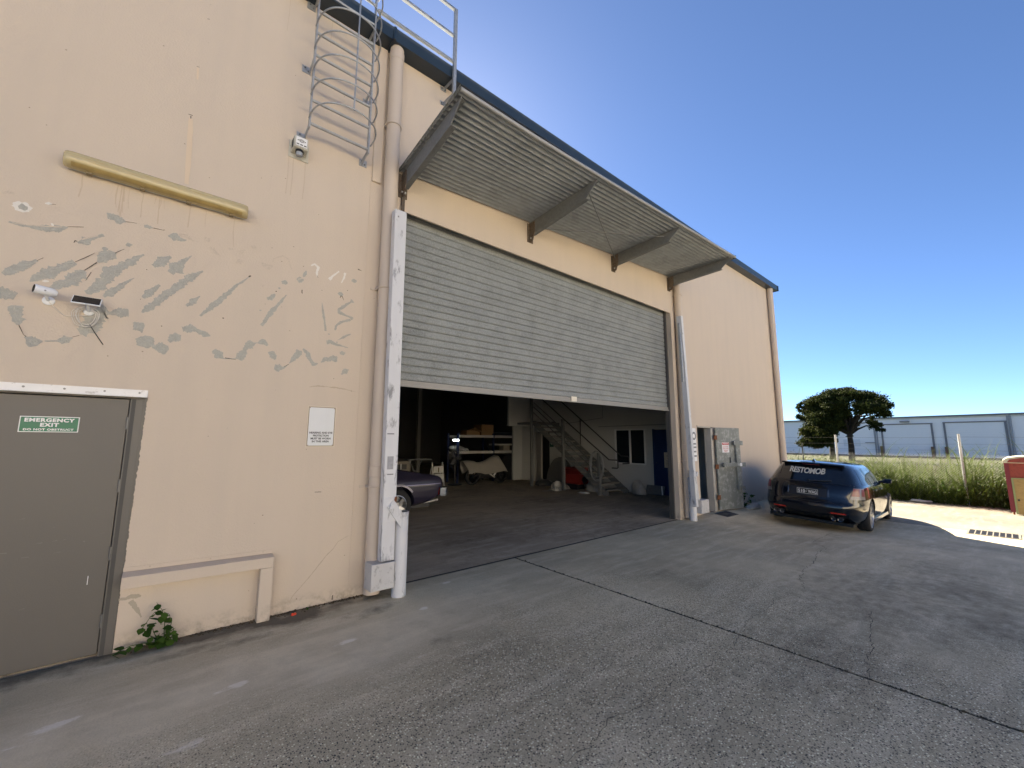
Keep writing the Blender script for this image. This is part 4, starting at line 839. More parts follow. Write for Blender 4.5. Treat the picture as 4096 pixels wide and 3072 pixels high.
car = thing('parked_wagon', 'dark blue station wagon parked by the wall with plate 510-WAG', 'car', (11.804, 3.004, -.19), world=False, rot=(.056, .030, .038))
HW = Hull([.19, .27, .36, .46, .55, .62, .70, .80, .88, .94, .97, 1.0, 1.05, 1.15, 1.25, 1.33, 1.37, 1.395, 1.41, 1.418],
          [-.80, -.95, -1.03, -1.06, -1.055, -1.02, -1.00, -.985, -.965, -.94, -.92, -.89, -.85, -.765, -.68, -.61, -.56, -.47, -.30, .0],
          [3.70, 3.82, 3.85, 3.85, 3.84, 3.82, 3.75, 3.50, 3.05, 2.55, 2.35, 2.27, 2.17, 1.93, 1.68, 1.42, 1.25, 1.10, .9, .6],
          [.86, .91, .93, .945, .95, .95, .95, .94, .93, .915, .90, .875, .855, .81, .755, .70, .655, .60, .50, .25], nr=5.5, nf=3.4)
body = HW.mesh_obj('body', PAINT, [(0, .335, .372), (2.915, .335, .372)]); link(body, car)
R_ = HW.rear
# rear glass, side glass
patch(lambda u, v: R_(v, u*(.74-.16*(v-.985)/.34), .004), np.linspace(-1, 1, 21), np.linspace(.985, 1.325, 9), 'rear_window', CGLASS, car)
for sg in (-1, 1):
    for x0, x1, za, zb, sl0, sl1 in ((-.42, .20, .985, 1.30, .16, .02), (.27, 1.02, .985, 1.325, .03, .01), (1.08, 1.98, .985, 1.325, .0, -.56)):
        patch(lambda u, v: HW.side(v, (x0+(v-za)/(zb-za)*sl0)*(1-u)+(x1+(v-za)/(zb-za)*sl1)*u, sg, .004), np.linspace(0, 1, 9), np.linspace(za, zb, 7), 'side_window', CGLASS, car)
    # window surround and door shut lines
    for x in (.235, 1.05): patch(lambda u, v: HW.side(v, x+(u-.5)*.05-(0 if x > .5 else 0), sg, .006), (0, 1), np.linspace(.985, 1.32, 6), 'pillar_trim', TRIM, car)
    for x, z0, z1 in ((.30, .30, .98), (1.06, .26, .98), (2.12, .30, .95)): patch(lambda u, v: HW.side(v, x+(u-.5)*.010+(.10*(.75-v) if x < .5 else 0), sg, .0015), (0, 1), np.linspace(z0, z1, 10), 'shut_line', TRIM, car)
    for x in (.42, 1.20): MB().bar(HW.side(.86, x, sg, .018), HW.side(.86, x+.2, sg, .018), .02, .028).build('door_handle', PAINT, car, bevel=.006)
    # wrapped tail lamps
    def lamp(z0, z1, y0, x1, name, m, off):
        zs = np.linspace(z0, z1, 6); rows = []
        for z in zs:
            a, c = HW.thy(z, y0+.05*(z-z0)/(.24)), HW.thx(z, x1-.10*(.93-z)); rows.append([HW.corner(z, a+(c-a)*u, sg, off) for u in np.linspace(0, 1, 16)])
        return MB().grid(rows).build(name, m, car, smooth=50)
    l1 = lamp(.70, .925, .70, -.50, 'tail_lamp', CLEARL, .005)
    def lampb(z0, z1, u0, u1, m, nm, off=.010):
        rows = []
        for z in np.linspace(z0, z1, 5):
            a, c = HW.thy(z, .70+.05*(z-.70)/.24), HW.thx(z, -.50-.10*(.93-z)); rows.append([HW.corner(z, a+(c-a)*u, sg, off) for u in np.linspace(u0, u1, 10)])
        MB().grid(rows).build(nm, m, l1, smooth=50)
    lampb(.765, .918, .03, .56, REDL, 'red_lens'); lampb(.765, .905, .72, .96, REDL, 'red_lens'); 
    # mirrors
    b = MB(); mp = HW.side(.99, 1.83, sg, .0); b.tube([mp, mp+Vector((0, sg*.09, .01))], .03, 8); b.build('mirror_stalk', TRIM, car)
    b = MB(); b.add([(1.76, sg*.92, .955), (1.74, sg*1.10, .975), (1.76, sg*1.09, 1.085), (1.77, sg*.93, 1.075), (1.87, sg*.93, .97), (1.84, sg*1.07, .985), (1.85, sg*1.06, 1.07), (1.88, sg*.94, 1.06)], [(0,1,2,3),(7,6,5,4),(0,4,5,1),(1,5,6,2),(2,6,7,3),(3,7,4,0)]); b.build('mirror', PAINT, car, smooth=60, bevel=.02)
    # exhaust pairs and reflectors
    for dy in (-.055, .055):
        y = sg*(.52+dy); b = MB().lathe([(.030, .14), (.036, .13), (.040, -.0), (.046, -.012), (.044, -.018), (.038, -.012), (.036, .1)], Matrix.Translation((-1.065, y, .285)) @ Matrix.Rotation(pi/2, 4, 'Y'), 20); b.build('exhaust_tip', mat('exhaust_chrome', (.35, .35, .36), .25, 1, var=.1), car, smooth=40)
        MB().lathe([(0, .02), (.037, .02)], Matrix.Translation((-1.065, y, .285)) @ Matrix.Rotation(pi/2, 4, 'Y'), 16).build('exhaust_bore', BLACK, car)
    patch(lambda u, v: R_(v, sg*(.40+u*.25), .008), np.linspace(0, 1, 6), np.linspace(.375, .402, 3), 'reflector', REFL, car)
    patch(lambda u, v: R_(v, sg*(.37+u*.32), .004), np.linspace(0, 1, 6), np.linspace(.225, .365, 5), 'exhaust_recess', TRIM, car)
    # sill skirt
    b = MB(); b.add([(.40, sg*.86, .13), (2.5, sg*.86, .13), (2.5, sg*.935, .17), (.40, sg*.935, .17), (.40, sg*.86, .26), (2.5, sg*.86, .26), (2.5, sg*.925, .25), (.40, sg*.925, .25)], [(0,3,2,1),(4,5,6,7),(0,1,5,4),(1,2,6,5),(2,3,7,6),(3,0,4,7)]); b.build('sill_skirt', PAINT, car, bevel=.01)
    # chrome line below side glass
# diffuser, tailgate shut line, spoiler, wiper, fin, plate
patch(lambda u, v: R_(v, u*.36, .006), np.linspace(-1, 1, 9), np.linspace(.20, .34, 4), 'diffuser', TRIM, car)
b = MB(); b.box((-.90, -.75, .14), (-.4, .75, .2)); b.build('under_tray', TRIM, car)
for y in (-.755, .755): patch(lambda u, v: R_(v, y+(u-.5)*.012, .0015), (0, 1), np.linspace(.58, .97, 10), 'shut_line', TRIM, car)
patch(lambda u, v: R_(v, u*.70, .0015), np.linspace(-1, 1, 15), (.575, .590), 'shut_line', TRIM, car)
patch(lambda u, v: R_(v, u*.72, .006), np.linspace(-1, 1, 15), (.966, .984), 'tailgate_trim', TRIM, car)
patch(lambda u, v: R_(v, u*.34, .003), np.linspace(-1, 1, 9), np.linspace(.68, .86, 4), 'plate_recess', mat('recess_paint', (.003, .005, .012), .3, var=0), car)
for y in (-.36, .36):
    MB().tube([R_(z, y*(1+.08*abs(z-.77)), .006) for z in np.linspace(.70, .85, 7)], .006, 6).build('recess_trim', mat('dim_chrome', (.2, .2, .22), .2, 1), car)
b = MB(); sp = []
for u in np.linspace(-1, 1, 19):
    y = .585*u; k = 1-.10*u*u; xt = -.70+.10*u*u; zt = 1.385-.012*u*u
    sp.append([(xt+.26, y*.97, zt+.012), (xt, y, zt), (xt-.012, y, zt-.018), (xt+.01, y, zt-.034), (xt+.20, y*.98, zt-.022)])
b.grid(sp); n_ = 5; b.f.append(tuple(range(n_))); b.f.append(tuple(range(len(b.v)-n_, len(b.v)))); b.build('roof_spoiler', PAINT, car, smooth=45)
b = MB(); b.box((-.70, -.16, 1.338), (-.66, .16, 1.352)); b.build('brake_light', mat('dim_red', (.10, .01, .012), .2), car)
for y in (-.57, .57):
    patch(lambda u, v: R_(v, y+u*.03*(1 if y > 0 else -1), .012), (0, 1), np.linspace(1.10, 1.37, 6), 'spoiler_end', PAINT, car)
b = MB(); b.add([(-.42, 0, 1.475), (-.46, .0, 1.47), (-.44, -.035, 1.405), (-.44, .035, 1.405), (-.22, .02, 1.41), (-.22, -.02, 1.41)], [(0,1,2),(0,3,1),(0,4,3),(0,2,5),(0,5,4),(1,3,2),(2,3,4,5)]); b.build('antenna_fin', PAINT, car)
b = MB(); b.bar(R_(1.0, .0, .03), R_(1.035, -.40, .025), .02, .02); b.build('rear_wiper', TRIM, car)
b = MB(); b.tube([R_(1.0, 0, .0), R_(1.005, 0, .035)], .03, 10); b.build('wiper_hub', TRIM, car)
pm = Matrix(((0, 0, -1, -1.013), (-1, 0, 0, 0), (0, 1, 0, .775), (0, 0, 0, 1)))
plate = MB().prism([(-.19, -.058), (.19, -.058), (.19, .058), (-.19, .058)], pm, .012).build('number_plate', mat('plate_black', (.008, .008, .01), .35, var=0), car, bevel=.003)
pf = pm @ Matrix.Translation((0, 0, .0125)); b = MB()
PW = mat('plate_white', (.72, .72, .70), .5, var=0)
for x0, y0, x1, y1 in ((-.187, .050, .187, .055), (-.187, -.055, .187, -.050), (-.187, -.05, -.182, .05), (.182, -.05, .187, .05)): b.prism([(x0, y0), (x1, y0), (x1, y1), (x0, y1)], pf, .001)
b.build('plate_border', PW, plate)
lettering('510', pf @ Matrix.Translation((-.103, -.006, 0)), PW, plate, .125, .070, .014); lettering('WAG', pf @ Matrix.Translation((.092, -.006, 0)), PW, plate, .155, .070, .014)
b = MB(); b.prism([(-.028, -.012), (-.012, -.012), (-.012, .002), (-.028, .002)], pf, .001); b.build('plate_dot', PW, plate)
lettering('QLD', pf @ Matrix.Translation((0, .040, 0)), PW, plate, .035, .011, .01)
v, f = text_mb('RESTOMOB', 1, .66, .125, .035, shear=.08, spacing=.92)
b = MB(); b.add([R_(1.205-.012*(p[0]/.33)**2*-1+p[1], -p[0]+.06, .009) for p in v], f); b.build('window_lettering', mat('decal_pale', (.55, .52, .45), .5, var=.1), car)
patch(lambda u, v: HW.corner(v, HW.thy(.9, .5)+.0+u*.01, 1, .004), (0, 1), (.9, .91), 'badge', TRIM, car)
for x in (0, 2.915):
    for sg in (-1, 1): make_wheel(car, x, sg*.815, sg, .335, .235, .25, 7, RIM)

# ---- purple coupe inside the hall
pc = thing('purple_coupe', 'old purple coupe with a chrome rear bumper parked inside the workshop', 'car', (3.80, 9.19, 0), world=False, rot=(0, 0, pi))
PURP = mat('satin_purple_paint', (.026, .022, .042), .36, var=.12, vs=2, coat=.3)
HP = Hull([.27, .34, .45, .58, .70, .80, .86, .91, .96, 1.01, 1.04, 1.10, 1.18, 1.26, 1.33, 1.37, 1.385],
          [-.60, -.85, -1.06, -1.10, -1.13, -1.12, -1.07, -.86, -.56, -.26, -.14, .04, .22, .42, .64, .85, 1.1],
          [3.4, 3.52, 3.58, 3.6, 3.6, 3.55, 3.45, 3.3, 2.7, 2.3, 2.15, 2.0, 1.85, 1.7, 1.55, 1.4, 1.3],
          [.80, .87, .905, .92, .925, .90, .87, .83, .79, .765, .74, .70, .66, .61, .55, .45, .28], nr=16., nf=3.5, xc=1.1)
pb = HP.mesh_obj('body', PURP, [(0, .335, .38), (2.82, .335, .38)]); link(pb, pc)
for sg in (-1, 1):
    patch(lambda u, v: HP.side(v, -1.02+u*4.3, sg, .005), np.linspace(0, 1, 40), (.708, .716, .724), 'side_moulding', mat('lilac_line', (.22, .20, .30), .35, .4, var=0), pc)
    b = MB(); rows = [[], [], []]
    for t in np.linspace(.22*pi, .80*pi, 22):
        for k, rr in enumerate((.378, .400, .420)):
            x, z = rr*cos(t), .335+rr*sin(t); rows[k].append(HP.side(z, x, sg, (.012, .012, .002)[k]))
    b.grid(rows); b.build('arch_trim', mat('arch_trim', (.42, .40, .42), .4, .3), pc, smooth=60)
    lp = patch(lambda u, v: HP.side(v, -1.02+u*.05+.04*(.6-v), sg, .012), np.linspace(0, 1, 4), np.linspace(.47, .63, 5), 'marker_lamp', mat('marker_red', (.35, .03, .02), .2, coat=1), pc)
    patch(lambda u, v: HP.side(v, -1.01+u*.03+.04*(.6-v), sg, .016), np.linspace(0, 1, 4), np.linspace(.56, .60, 3), 'amber_lens', mat('amber_lens', (.75, .22, .03), .2, coat=1), lp)
    patch(lambda u, v: HP.side(v, .25+u*1.2+(v-1.05)*.35*(1-u)-(v-1.05)*.2*u, sg, .004), np.linspace(0, 1, 9), np.linspace(1.05, 1.30, 6), 'side_window', CGLASS, pc)
patch(lambda u, v: HP.rear(v, u*(.66-.2*(v-1.05)), .006), np.linspace(-1, 1, 13), np.linspace(1.05, 1.31, 7), 'rear_window', CGLASS, pc)
patch(lambda u, v: HP.rear(v, u*(.72), .010), np.linspace(-1, 1, 13), (1.022, 1.035, 1.045), 'window_moulding', CHROME, pc)
# wrap-round bumper: thick chrome blade
out_ = [(-.97, .93), (-.98, .960), (-1.12, .965), (-1.18, .94), (-1.205, .86), (-1.22, .45), (-1.225, 0)]; inn = [(-1.10, 0), (-1.10, .45), (-1.09, .80), (-1.06, .84)]
half_ = out_+inn; poly = half_+[(x, -y) for x, y in half_[::-1] if y > 0]
poly = out_+[(x, -y) for x, y in out_[-2::-1]]+[(x, -y) for x, y in inn[:0:-1]]+inn
MB().prism(poly, Matrix.Translation((0, 0, .43)), .205).build('rear_bumper', CHROME, pc, bevel=.018)
MB().tube([(.05, .62, .20), (-.35, .64, .235), (-.75, .68, .30), (-1.06, .70, .335)], .026, 10).build('exhaust_pipe', mat('pipe_pale', (.45, .43, .40), .45, .4), pc, smooth=50)
MB().box((-.62, .62, .20), (-.58, .68, .27)).build('pipe_hanger', GALV, pc)
MB().tube([HP.side(1.00, -.05, 1, .006), HP.side(1.12, .10, 1, .006), HP.side(1.22, .32, 1, .006)], .010, 6).build('drip_moulding', CHROME, pc)
b = MB(); b.box((-.85, -.7, .20), (3.2, .7, .30)); b.build('under_body', BLACK, pc)
for x in (0, 2.82):
    for sg in (-1, 1): make_wheel(pc, x, sg*.80, sg, .325, .22, .20, 5, RIM)
# ============================================================= INSIDE THE WORKSHOP
part_ = thing('office_partition', 'white painted office partition with sliding window and navy door', 'wall', (12.0, 9, 0))
PX = 12.0
b = MB()
for y0, y1, z0, z1 in ((T+.01, 6.40, 0, 6.6), (6.40, 7.31, 2.05, 6.6), (7.31, 7.62, 0, 6.6), (7.62, 8.78, 0, .92), (7.62, 8.78, 2.06, 6.6), (8.78, 12.02, 0, 6.6), (12.02, 12.80, 2.02, 6.6), (12.80, 13.72, 0, 6.6)): b.box((PX, y0, z0), (PX+.1, y1, z1))
b.build('wall_panel', INWALL, part_)
b = MB(); b.box((11.5, 13.72, 0), (14.9, 13.82, 2.45)); b.build('end_panel', INWALL, part_)
b = MB(); b.box((10.18, 12.42, 2.29), (PX-.002, 12.52, 6.6)); b.box((10.16, 12.40, 2.24), (PX-.002, 12.54, 2.29)); b.build('upper_panel', INWALL, part_)
b = MB(); b.box((10.6, 11.45, 2.30), (PX-.002, 12.41, 2.38)); b.build('mezzanine_floor', STAIRM, part_)
wn = MB().box((PX+.03, 7.64, .94), (PX+.04, 8.76, 2.04)).build('window', GLASSD, part_)
FRW = mat('white_frame', (.70, .70, .69), .45)
for y0, y1, z0, z1 in ((7.60, 7.645, .90, 2.08), (8.755, 8.80, .90, 2.08), (7.645, 8.755, .90, .945), (7.645, 8.755, 2.035, 2.08), (8.17, 8.215, .945, 2.035)): MB().box((PX-.02, y0, z0), (PX+.05, y1, z1)).build('window_frame', FRW, wn)
nd = MB().box((PX+.02, 6.42, .01), (PX+.06, 7.29, 2.03)).build('office_door', NAVY, part_); MB().box((PX-.008, 7.29, 0), (PX+.08, 7.34, 2.06)).build('door_frame', NAVY, nd); MB().tube([(PX-.04, 7.20, 1.0), (PX+.02, 7.20, 1.0)], .014, 8).build('handle', CHROME, nd)
WD = mat('cream_door', (.52, .49, .43), .6, var=.05)
dl = MB().obox(Matrix.Translation((11.80, 12.40, 1.0)) @ Matrix.Rotation(radians(-30), 4, 'Z'), (.04, .80, 1.98)).build('storeroom_door', WD, part_)
MB().box((PX-.01, 12.80, 0), (PX+.05, 12.86, 2.06)).build('door_frame', WD, part_); MB().box((PX+.12, 11.9, 0), (PX+.14, 12.9, 2.3)).build('dark_room', BLACK, part_)  # black sheet paints the darkness behind the storeroom door
b = MB(); b.tube([(PX-.012, 9.49, 2.185), (PX-.012, 6.77, 2.20)], .012, 6); b.tube([(PX-.012, 9.29, 4.2), (PX-.012, 9.29, 2.50), (PX-.012, 11.1, 2.34)], .012, 6); b.build('conduit', mat('conduit_grey', (.25, .25, .25), .6), part_)
fa = thing('first_aid_poster', 'cream first aid poster on the navy office door', 'poster', (PX, 6.75, .85))
MB().box((PX+.012, 6.50, .855), (PX+.018, 6.97, 1.325)).build('sheet', mat('poster_cream', (.55, .50, .40), .7), fa)
fm = frame((PX+.0115, 6.735, 1.09), (0, -1, 0), (0, 0, 1)); b = MB(); 
for x0, y0, x1, y1 in ((-.035, .155, .035, .215),): b.prism([(x0, y0), (x1, y0), (x1, y1), (x0, y1)], fm, .001)
b.build('cross_badge', INK, fa); lettering('FIRST AID', fm @ Matrix.Translation((0, .125, 0)), INK, fa, .30, .03, .02)
b = MB(); b.prism([(-.01, .165), (.01, .165), (.01, .18), (.025, .18), (.025, .195), (.01, .195), (.01, .207), (-.01, .207), (-.01, .195), (-.025, .195), (-.025, .18), (-.01, .18)], fm @ Matrix.Translation((0, 0, .002)), .001); b.build('cross', SIGNW, fa)
MB().lathe([(.03, 0), (.06, 0)], fm @ Matrix.Translation((-.07, .05, .002)), 16).build('red_ring', SIGNR, fa); MB().lathe([(.03, 0), (.06, 0)], fm @ Matrix.Translation((.07, .05, .002)), 16).build('red_ring', SIGNR, fa)
for i in range(5): MB().prism([(-.18, -.03-.038*i), (.16, -.03-.038*i), (.16, -.02-.038*i), (-.18, -.02-.038*i)], fm, .0012).build('text_line', INK, fa)
gs = thing('first_aid_sign', 'small green cross sign on the white wall behind the stairs', 'sign', (PX, 11.75, 1.4))
MB().box((PX-.006, 11.78, 1.42), (PX-.001, 12.0, 1.66)).build('face', mat('dark_green', (.01, .07, .05), .5), gs); b = MB(); b.box((PX-.008, 11.87, 1.52), (PX-.0062, 11.91, 1.64)); b.box((PX-.0095, 11.83, 1.56), (PX-.0082, 11.95, 1.60)); b.build('cross', SIGNW, gs)

# stairs
stc = thing('staircase', 'grey open-tread steel staircase climbing along the white partition', 'staircase', (11.1, 9.6, 0))
tm = MB().box((10.50, -.14, -.045), (11.66, .12, 0)).mesh('tread', TREADM)
for i in range(14): o = inst(tm, 'tread', stc); o.location = (0, 8.24+.24*i+.02, .165+.169*i)
for x in (10.56, 11.60):
    P = [(8.02, 0.), (8.24, 0.), (11.50, 2.30), (11.50, 2.42), (11.30, 2.42), (8.02, .10)]
    MB().prism(P, Matrix(((0, 0, 1, x-.006), (1, 0, 0, 0), (0, 1, 0, 0), (0, 0, 0, 1))), .012).build('stringer', STAIRM, stc)
for y, z0, z1 in ((11.45, 0, 3.35), (9.84, 0, 2.42), (8.32, 0, 1.30)): MB().box((10.44, y-.045, z0), (10.53, y+.045, z1)).build('post', STAIRM, stc, bevel=.004)
for (ya, za), (yb, zb) in (((11.34, 2.72), (8.40, .69)), ((11.33, 2.93), (8.40, .88)), ((11.31, 3.09), (8.40, 1.06))): MB().bar((10.485, ya, za), (10.485, yb, zb), .022, .03).build('mid_rail', STAIRM, stc)
DRAIL = mat('dark_handrail', (.035, .03, .028), .4)
MB().tube([(10.48, 11.3, 3.50), (10.48, 9.84, 2.45), (10.48, 7.92, 1.10), (10.48, 7.63, 1.10), (10.48, 7.60, 1.07), (10.48, 7.60, .88), (10.48, 7.63, .86), (10.48, 7.82, .86)], .021, 8).build('handrail', DRAIL, stc, smooth=50)
MB().tube([(11.78, 11.6, 3.55), (11.78, 8.42, 1.18), (11.78, 8.15, 1.17), (11.78, 8.10, 1.12), (11.78, 8.10, .94), (11.78, 8.35, .92)], .021, 8).build('handrail', DRAIL, stc, smooth=50)
MB().tube([(11.76, 10.16, 2.46), (11.76, 10.16, 1.52)], .018, 8).build('rail_post', DRAIL, stc)
hz = thing('hose_coil', 'grey hose coiled over the bottom stair post', 'hose', (10.42, 8.32, .5))
for k in range(7):
    r_ = random.Random(k+20); a = .24+r_.uniform(-.03, .03); h_ = .44+r_.uniform(-.05, .03)
    MB().tube([(10.40-.008*k+.012*sin(2*t), 8.33+a*cos(t), .92-(h_-.44)+h_*sin(t)) for t in np.linspace(0, 2*pi, 30)[:-1]], .013, 6, closed=True).build('hose_loop', mat('hose_grey', (.24, .24, .23), .6), hz, smooth=60)

def lump(name, label, cat, c, s_, m, seed, rough=.35, n=10, kind=None, flat=True):
    """crumpled heap: an irregular closed skin resting on the floor"""
    r_ = np.random.default_rng(seed); bm = bmesh.new(); bmesh.ops.create_icosphere(bm, subdivisions=4, radius=1)
    NB = 110; D = r_.normal(size=(NB, 3)); D /= np.linalg.norm(D, axis=1)[:, None]; K = np.concatenate([r_.uniform(2, 8, 14), r_.uniform(12, 90, NB-14)]); A = np.where(K < 9, r_.uniform(-rough, rough, NB), r_.uniform(-rough, rough, NB)*.42)
    for v in bm.verts:
        d = np.array(v.co); k = max(.25, 1+float((A*np.exp(-K*(1-D@d))).sum())+r_.normal()*.012)
        v.co = Vector(d*k); v.co.z = max(v.co.z, -.05) if flat else v.co.z
        v.co = Vector((v.co.x*s_[0], v.co.y*s_[1], v.co.z*s_[2]+.05*s_[2]))
    me = bpy.data.meshes.new(name); bm.to_mesh(me); bm.free(); me.materials.append(m); me.polygons.foreach_set('use_smooth', [True]*len(me.polygons)); me.set_sharp_from_angle(angle=radians(28))
    o = bpy.data.objects.new(name, me); C.objects.link(o); o.location = c; return tag(o, label, cat)
PLAST = mat('dusty_plastic', (.36, .34, .31), .3, var=.2, vs=6, bump=.8, bs=9)
lump('plastic_sheet', 'crumpled dusty plastic sheet heaped under the stairs', 'plastic sheet', (10.35, 10.15, 0), (.55, .32, .36), PLAST, 3, .75)
eng = thing('engine_block', 'bright red engine block standing under the staircase', 'engine', (11.25, 9.85, 0))
REDE = mat('engine_red', (.20, .015, .011), .4, var=.12)
b = MB(); b.box((10.98, 9.55, .18), (11.45, 10.30, .52)); blk = b.build('block', REDE, eng, bevel=.03)
for sgx in (-1, 1):
    MB().obox(Matrix.Translation((11.21+sgx*.17, 9.93, .60)) @ Matrix.Rotation(sgx*.6, 4, 'Y'), (.17, .66, .26)).build('cylinder_head', REDE, eng, bevel=.02)
    MB().obox(Matrix.Translation((11.21+sgx*.27, 9.93, .70)) @ Matrix.Rotation(sgx*.6, 4, 'Y'), (.13, .6, .08)).build('rocker_cover', REDE, eng, bevel=.02)
MB().tube([(11.21, 9.50, .33), (11.21, 9.55, .33)], .13, 20).build('pulley', BLACK, eng); MB().box((11.0, 9.7, .0), (11.4, 10.2, .18)).build('sump', BLACK, eng, bevel=.02)
lump('cloth_rag', 'small white rag on the floor beside the stair foot', 'rag', (10.45, 8.95, 0), (.16, .2, .035), SIGNW, 5, .5)
lump('white_drum', 'pale plastic container standing behind the stair stringer', 'container', (11.15, 9.1, 0), (.16, .3, .34), mat('dirty_plastic', (.36, .35, .33), .5), 9, .08)
lump('dark_fender_pile', 'dark grey bonnet panel leaning against the wall below the stairs', 'car panel', (11.72, 11.2, 0), (.12, .75, 1.0), mat('primer_grey', (.13, .125, .12), .6), 12, .08)
lump('plastic_bag', 'clear plastic bag of parts on the floor by the navy door', 'bag', (11.45, 7.55, .03), (.17, .24, .42), PLAST, 15, .35)
pan = thing('bumper_panel', 'scuffed dark grille panel leaning on the wall by the navy door', 'car panel', (11.75, 7.2, 0))
MB().obox(Matrix.Translation((11.80, 7.20, .16)) @ Matrix.Rotation(.35, 4, 'Y'), (.04, .62, .30)).build('panel', mat('grille_grey', (.16, .15, .14), .6, var=.3, vs=12), pan, bevel=.01); MB().bar((11.70, 6.90, .05), (11.76, 6.95, .30), .03, .04).build('edge_strip', SIGNW, pan)
lump('parts_pile', 'loose dark metal parts lying beside the storeroom door', 'car parts', (11.2, 11.6, 0), (.3, .3, .16), mat('metal_bits', (.14, .14, .14), .35, .6, var=.4, vs=14), 21, .7)

# shelving
rk = thing('storage_rack', 'navy and white pallet rack with two shelves inside the workshop', 'shelving', (10.7, 14.3, 0))
RB = mat('rack_blue', (.012, .022, .075), .5); RW = mat('rack_beam', (.50, .48, .44), .5, var=.1)
for x in (8.86, 10.62, 12.44):
    for y in (14.0, 14.75): MB().box((x-.04, y-.035, 0), (x+.04, y+.035, 1.96)).build('upright', RB, rk)
    for z0, z1 in ((.2, .9), (.9, 1.75)): MB().bar((x, 14.0, z0), (x, 14.75, z1), .025, .025).build('brace', RB, rk)
for z in (1.79, 1.14):
    for x0, x1 in ((8.90, 10.58), (10.66, 12.40)):
        for y in (13.96, 14.78): MB().box((x0, y-.025, z), (x1, y+.025, z+.10)).build('beam', RW, rk)
    MB().box((8.88, 13.99, z+.085), (12.42, 14.76, z+.10)).build('shelf_board', mat('shelf_board', (.10, .08, .06), .8), rk)
CARD = mat('cardboard', (.26, .15, .065), .8, var=.12, vs=5)
bx1 = thing('cardboard_box', 'tall brown cardboard box on top of the storage rack', 'box', (10.32, 14.3, 1.89), 'boxes on the rack'); MB().box((10.01, 14.02, 1.892), (10.64, 14.6, 2.33)).build('carton', CARD, bx1, bevel=.006); MB().box((10.012, 14.29, 2.331), (10.638, 14.33, 2.334)).build('tape', mat('tape_tan', (.35, .23, .12), .3), bx1)
bx2 = thing('cardboard_box', 'open flap cardboard box on the rack left of the tall box', 'box', (9.6, 14.3, 1.89), 'boxes on the rack'); b = MB()
for a, c_ in (((9.30, 14.05, 1.892), (9.95, 14.06, 2.08)), ((9.30, 14.5, 1.892), (9.95, 14.51, 2.08)), ((9.30, 14.06, 1.892), (9.31, 14.5, 2.08)), ((9.94, 14.06, 1.892), (9.95, 14.5, 2.08)), ((9.31, 14.06, 1.892), (9.94, 14.5, 1.90))): b.box(a, c_)
b.build('carton', CARD, bx2); MB().add([(9.30, 14.045, 2.08), (9.66, 14.045, 2.08), (9.64, 13.90, 2.20), (9.24, 13.92, 2.02)], [(0, 1, 2, 3)]).build('flap', CARD, bx2); MB().add([(9.67, 14.045, 2.08), (9.97, 14.045, 2.08), (10.0, 13.9, 1.96), (9.66, 13.88, 2.14)], [(0, 1, 2, 3)]).build('flap', CARD, bx2)
lump('cloth_bundle', 'pale cloth bundle on the lower rack shelf at left', 'cloth', (9.2, 14.2, 1.24), (.3, .2, .13), mat('cloth_grey', (.34, .33, .32), .8), 31, .5)
lump('car_door_panel', 'black moulded panel lying on top of the rack at right', 'car panel', (11.5, 14.35, 1.89), (.85, .3, .14), BLACK, 32, .2)
tr = thing('roof_tray', 'pale flat tray on the lower rack shelf at right', 'tray', (11.4, 14.3, 1.24)); MB().box((10.75, 14.05, 1.46), (11.85, 14.5, 1.53)).build('tray', RW, tr, bevel=.01); MB().box((11.25, 14.1, 1.242), (11.6, 14.4, 1.46)).build('carton', mat('pale_carton', (.36, .31, .24), .8), tr)
tl = thing('tube_light', 'short glowing tube lamp hung at the left end of the rack', 'lamp', (8.7, 13.93, 1.66)); MB().tube([(8.60, 13.93, 1.665), (8.85, 13.93, 1.665)], .018, 10).build('tube', mat('lit_tube', (.80, .95, 1.), .4, var=0, emit=5), tl); MB().box((8.56, 13.95, 1.69), (8.90, 13.99, 1.73)).build('housing', WHITE, tl); MB().tube([(8.62, 13.95, 1.64), (8.68, 13.9, 1.3), (8.8, 13.9, 1.1)], .008, 5).build('cord', BLACK, tl)
# tyre and dark drum at right end of the rack
dk = thing('dark_cover', 'black draped cover at the right end under the rack', 'cover', (11.6, 13.8, 0)); b = MB(); b.prism([(10.85, 0), (12.62, 0), (12.45, .75), (12.3, 1.02), (11.8, 1.12), (11.2, 1.08), (10.95, .8)], Matrix(((1, 0, 0, 0), (0, 0, -1, 14.7), (0, 1, 0, 0), (0, 0, 0, 1))), .85); b.build('drape', BLACK, dk, bevel=.05)

# covered motorcycle
mc = thing('covered_motorcycle', 'motorcycle under a grey dust cover in front of the rack', 'motorcycle', (9.65, 13.2, 0))
for x in (8.98, 10.32):
    wm = Matrix.Translation((x, 13.15, .31)) @ Matrix.Rotation(pi/2, 4, 'X')
    wh = MB().lathe([(.22, -.06), (.27, -.065), (.305, -.04), (.315, 0), (.305, .04), (.27, .065), (.22, .06), (.21, 0)], wm, 30, closed=True).build('wheel', RUBBER, mc, smooth=50)
    b = MB()
    for k in range(6): b.bar(wm @ Vector((.03*cos(k*pi/3), .03*sin(k*pi/3), 0)), wm @ Vector((.22*cos(k*pi/3), .22*sin(k*pi/3), 0)), .025, .02)
    b.lathe([(.0, .05), (.05, .05), (.05, -.05), (0, -.05)], wm, 14); b.build('rim', mat('bike_rim', (.05, .05, .055), .4, .5), wh)
CLOTH = mat('grey_cover_cloth', (.30, .275, .245), .9, var=.12, vs=5, bump=.3, bs=15)
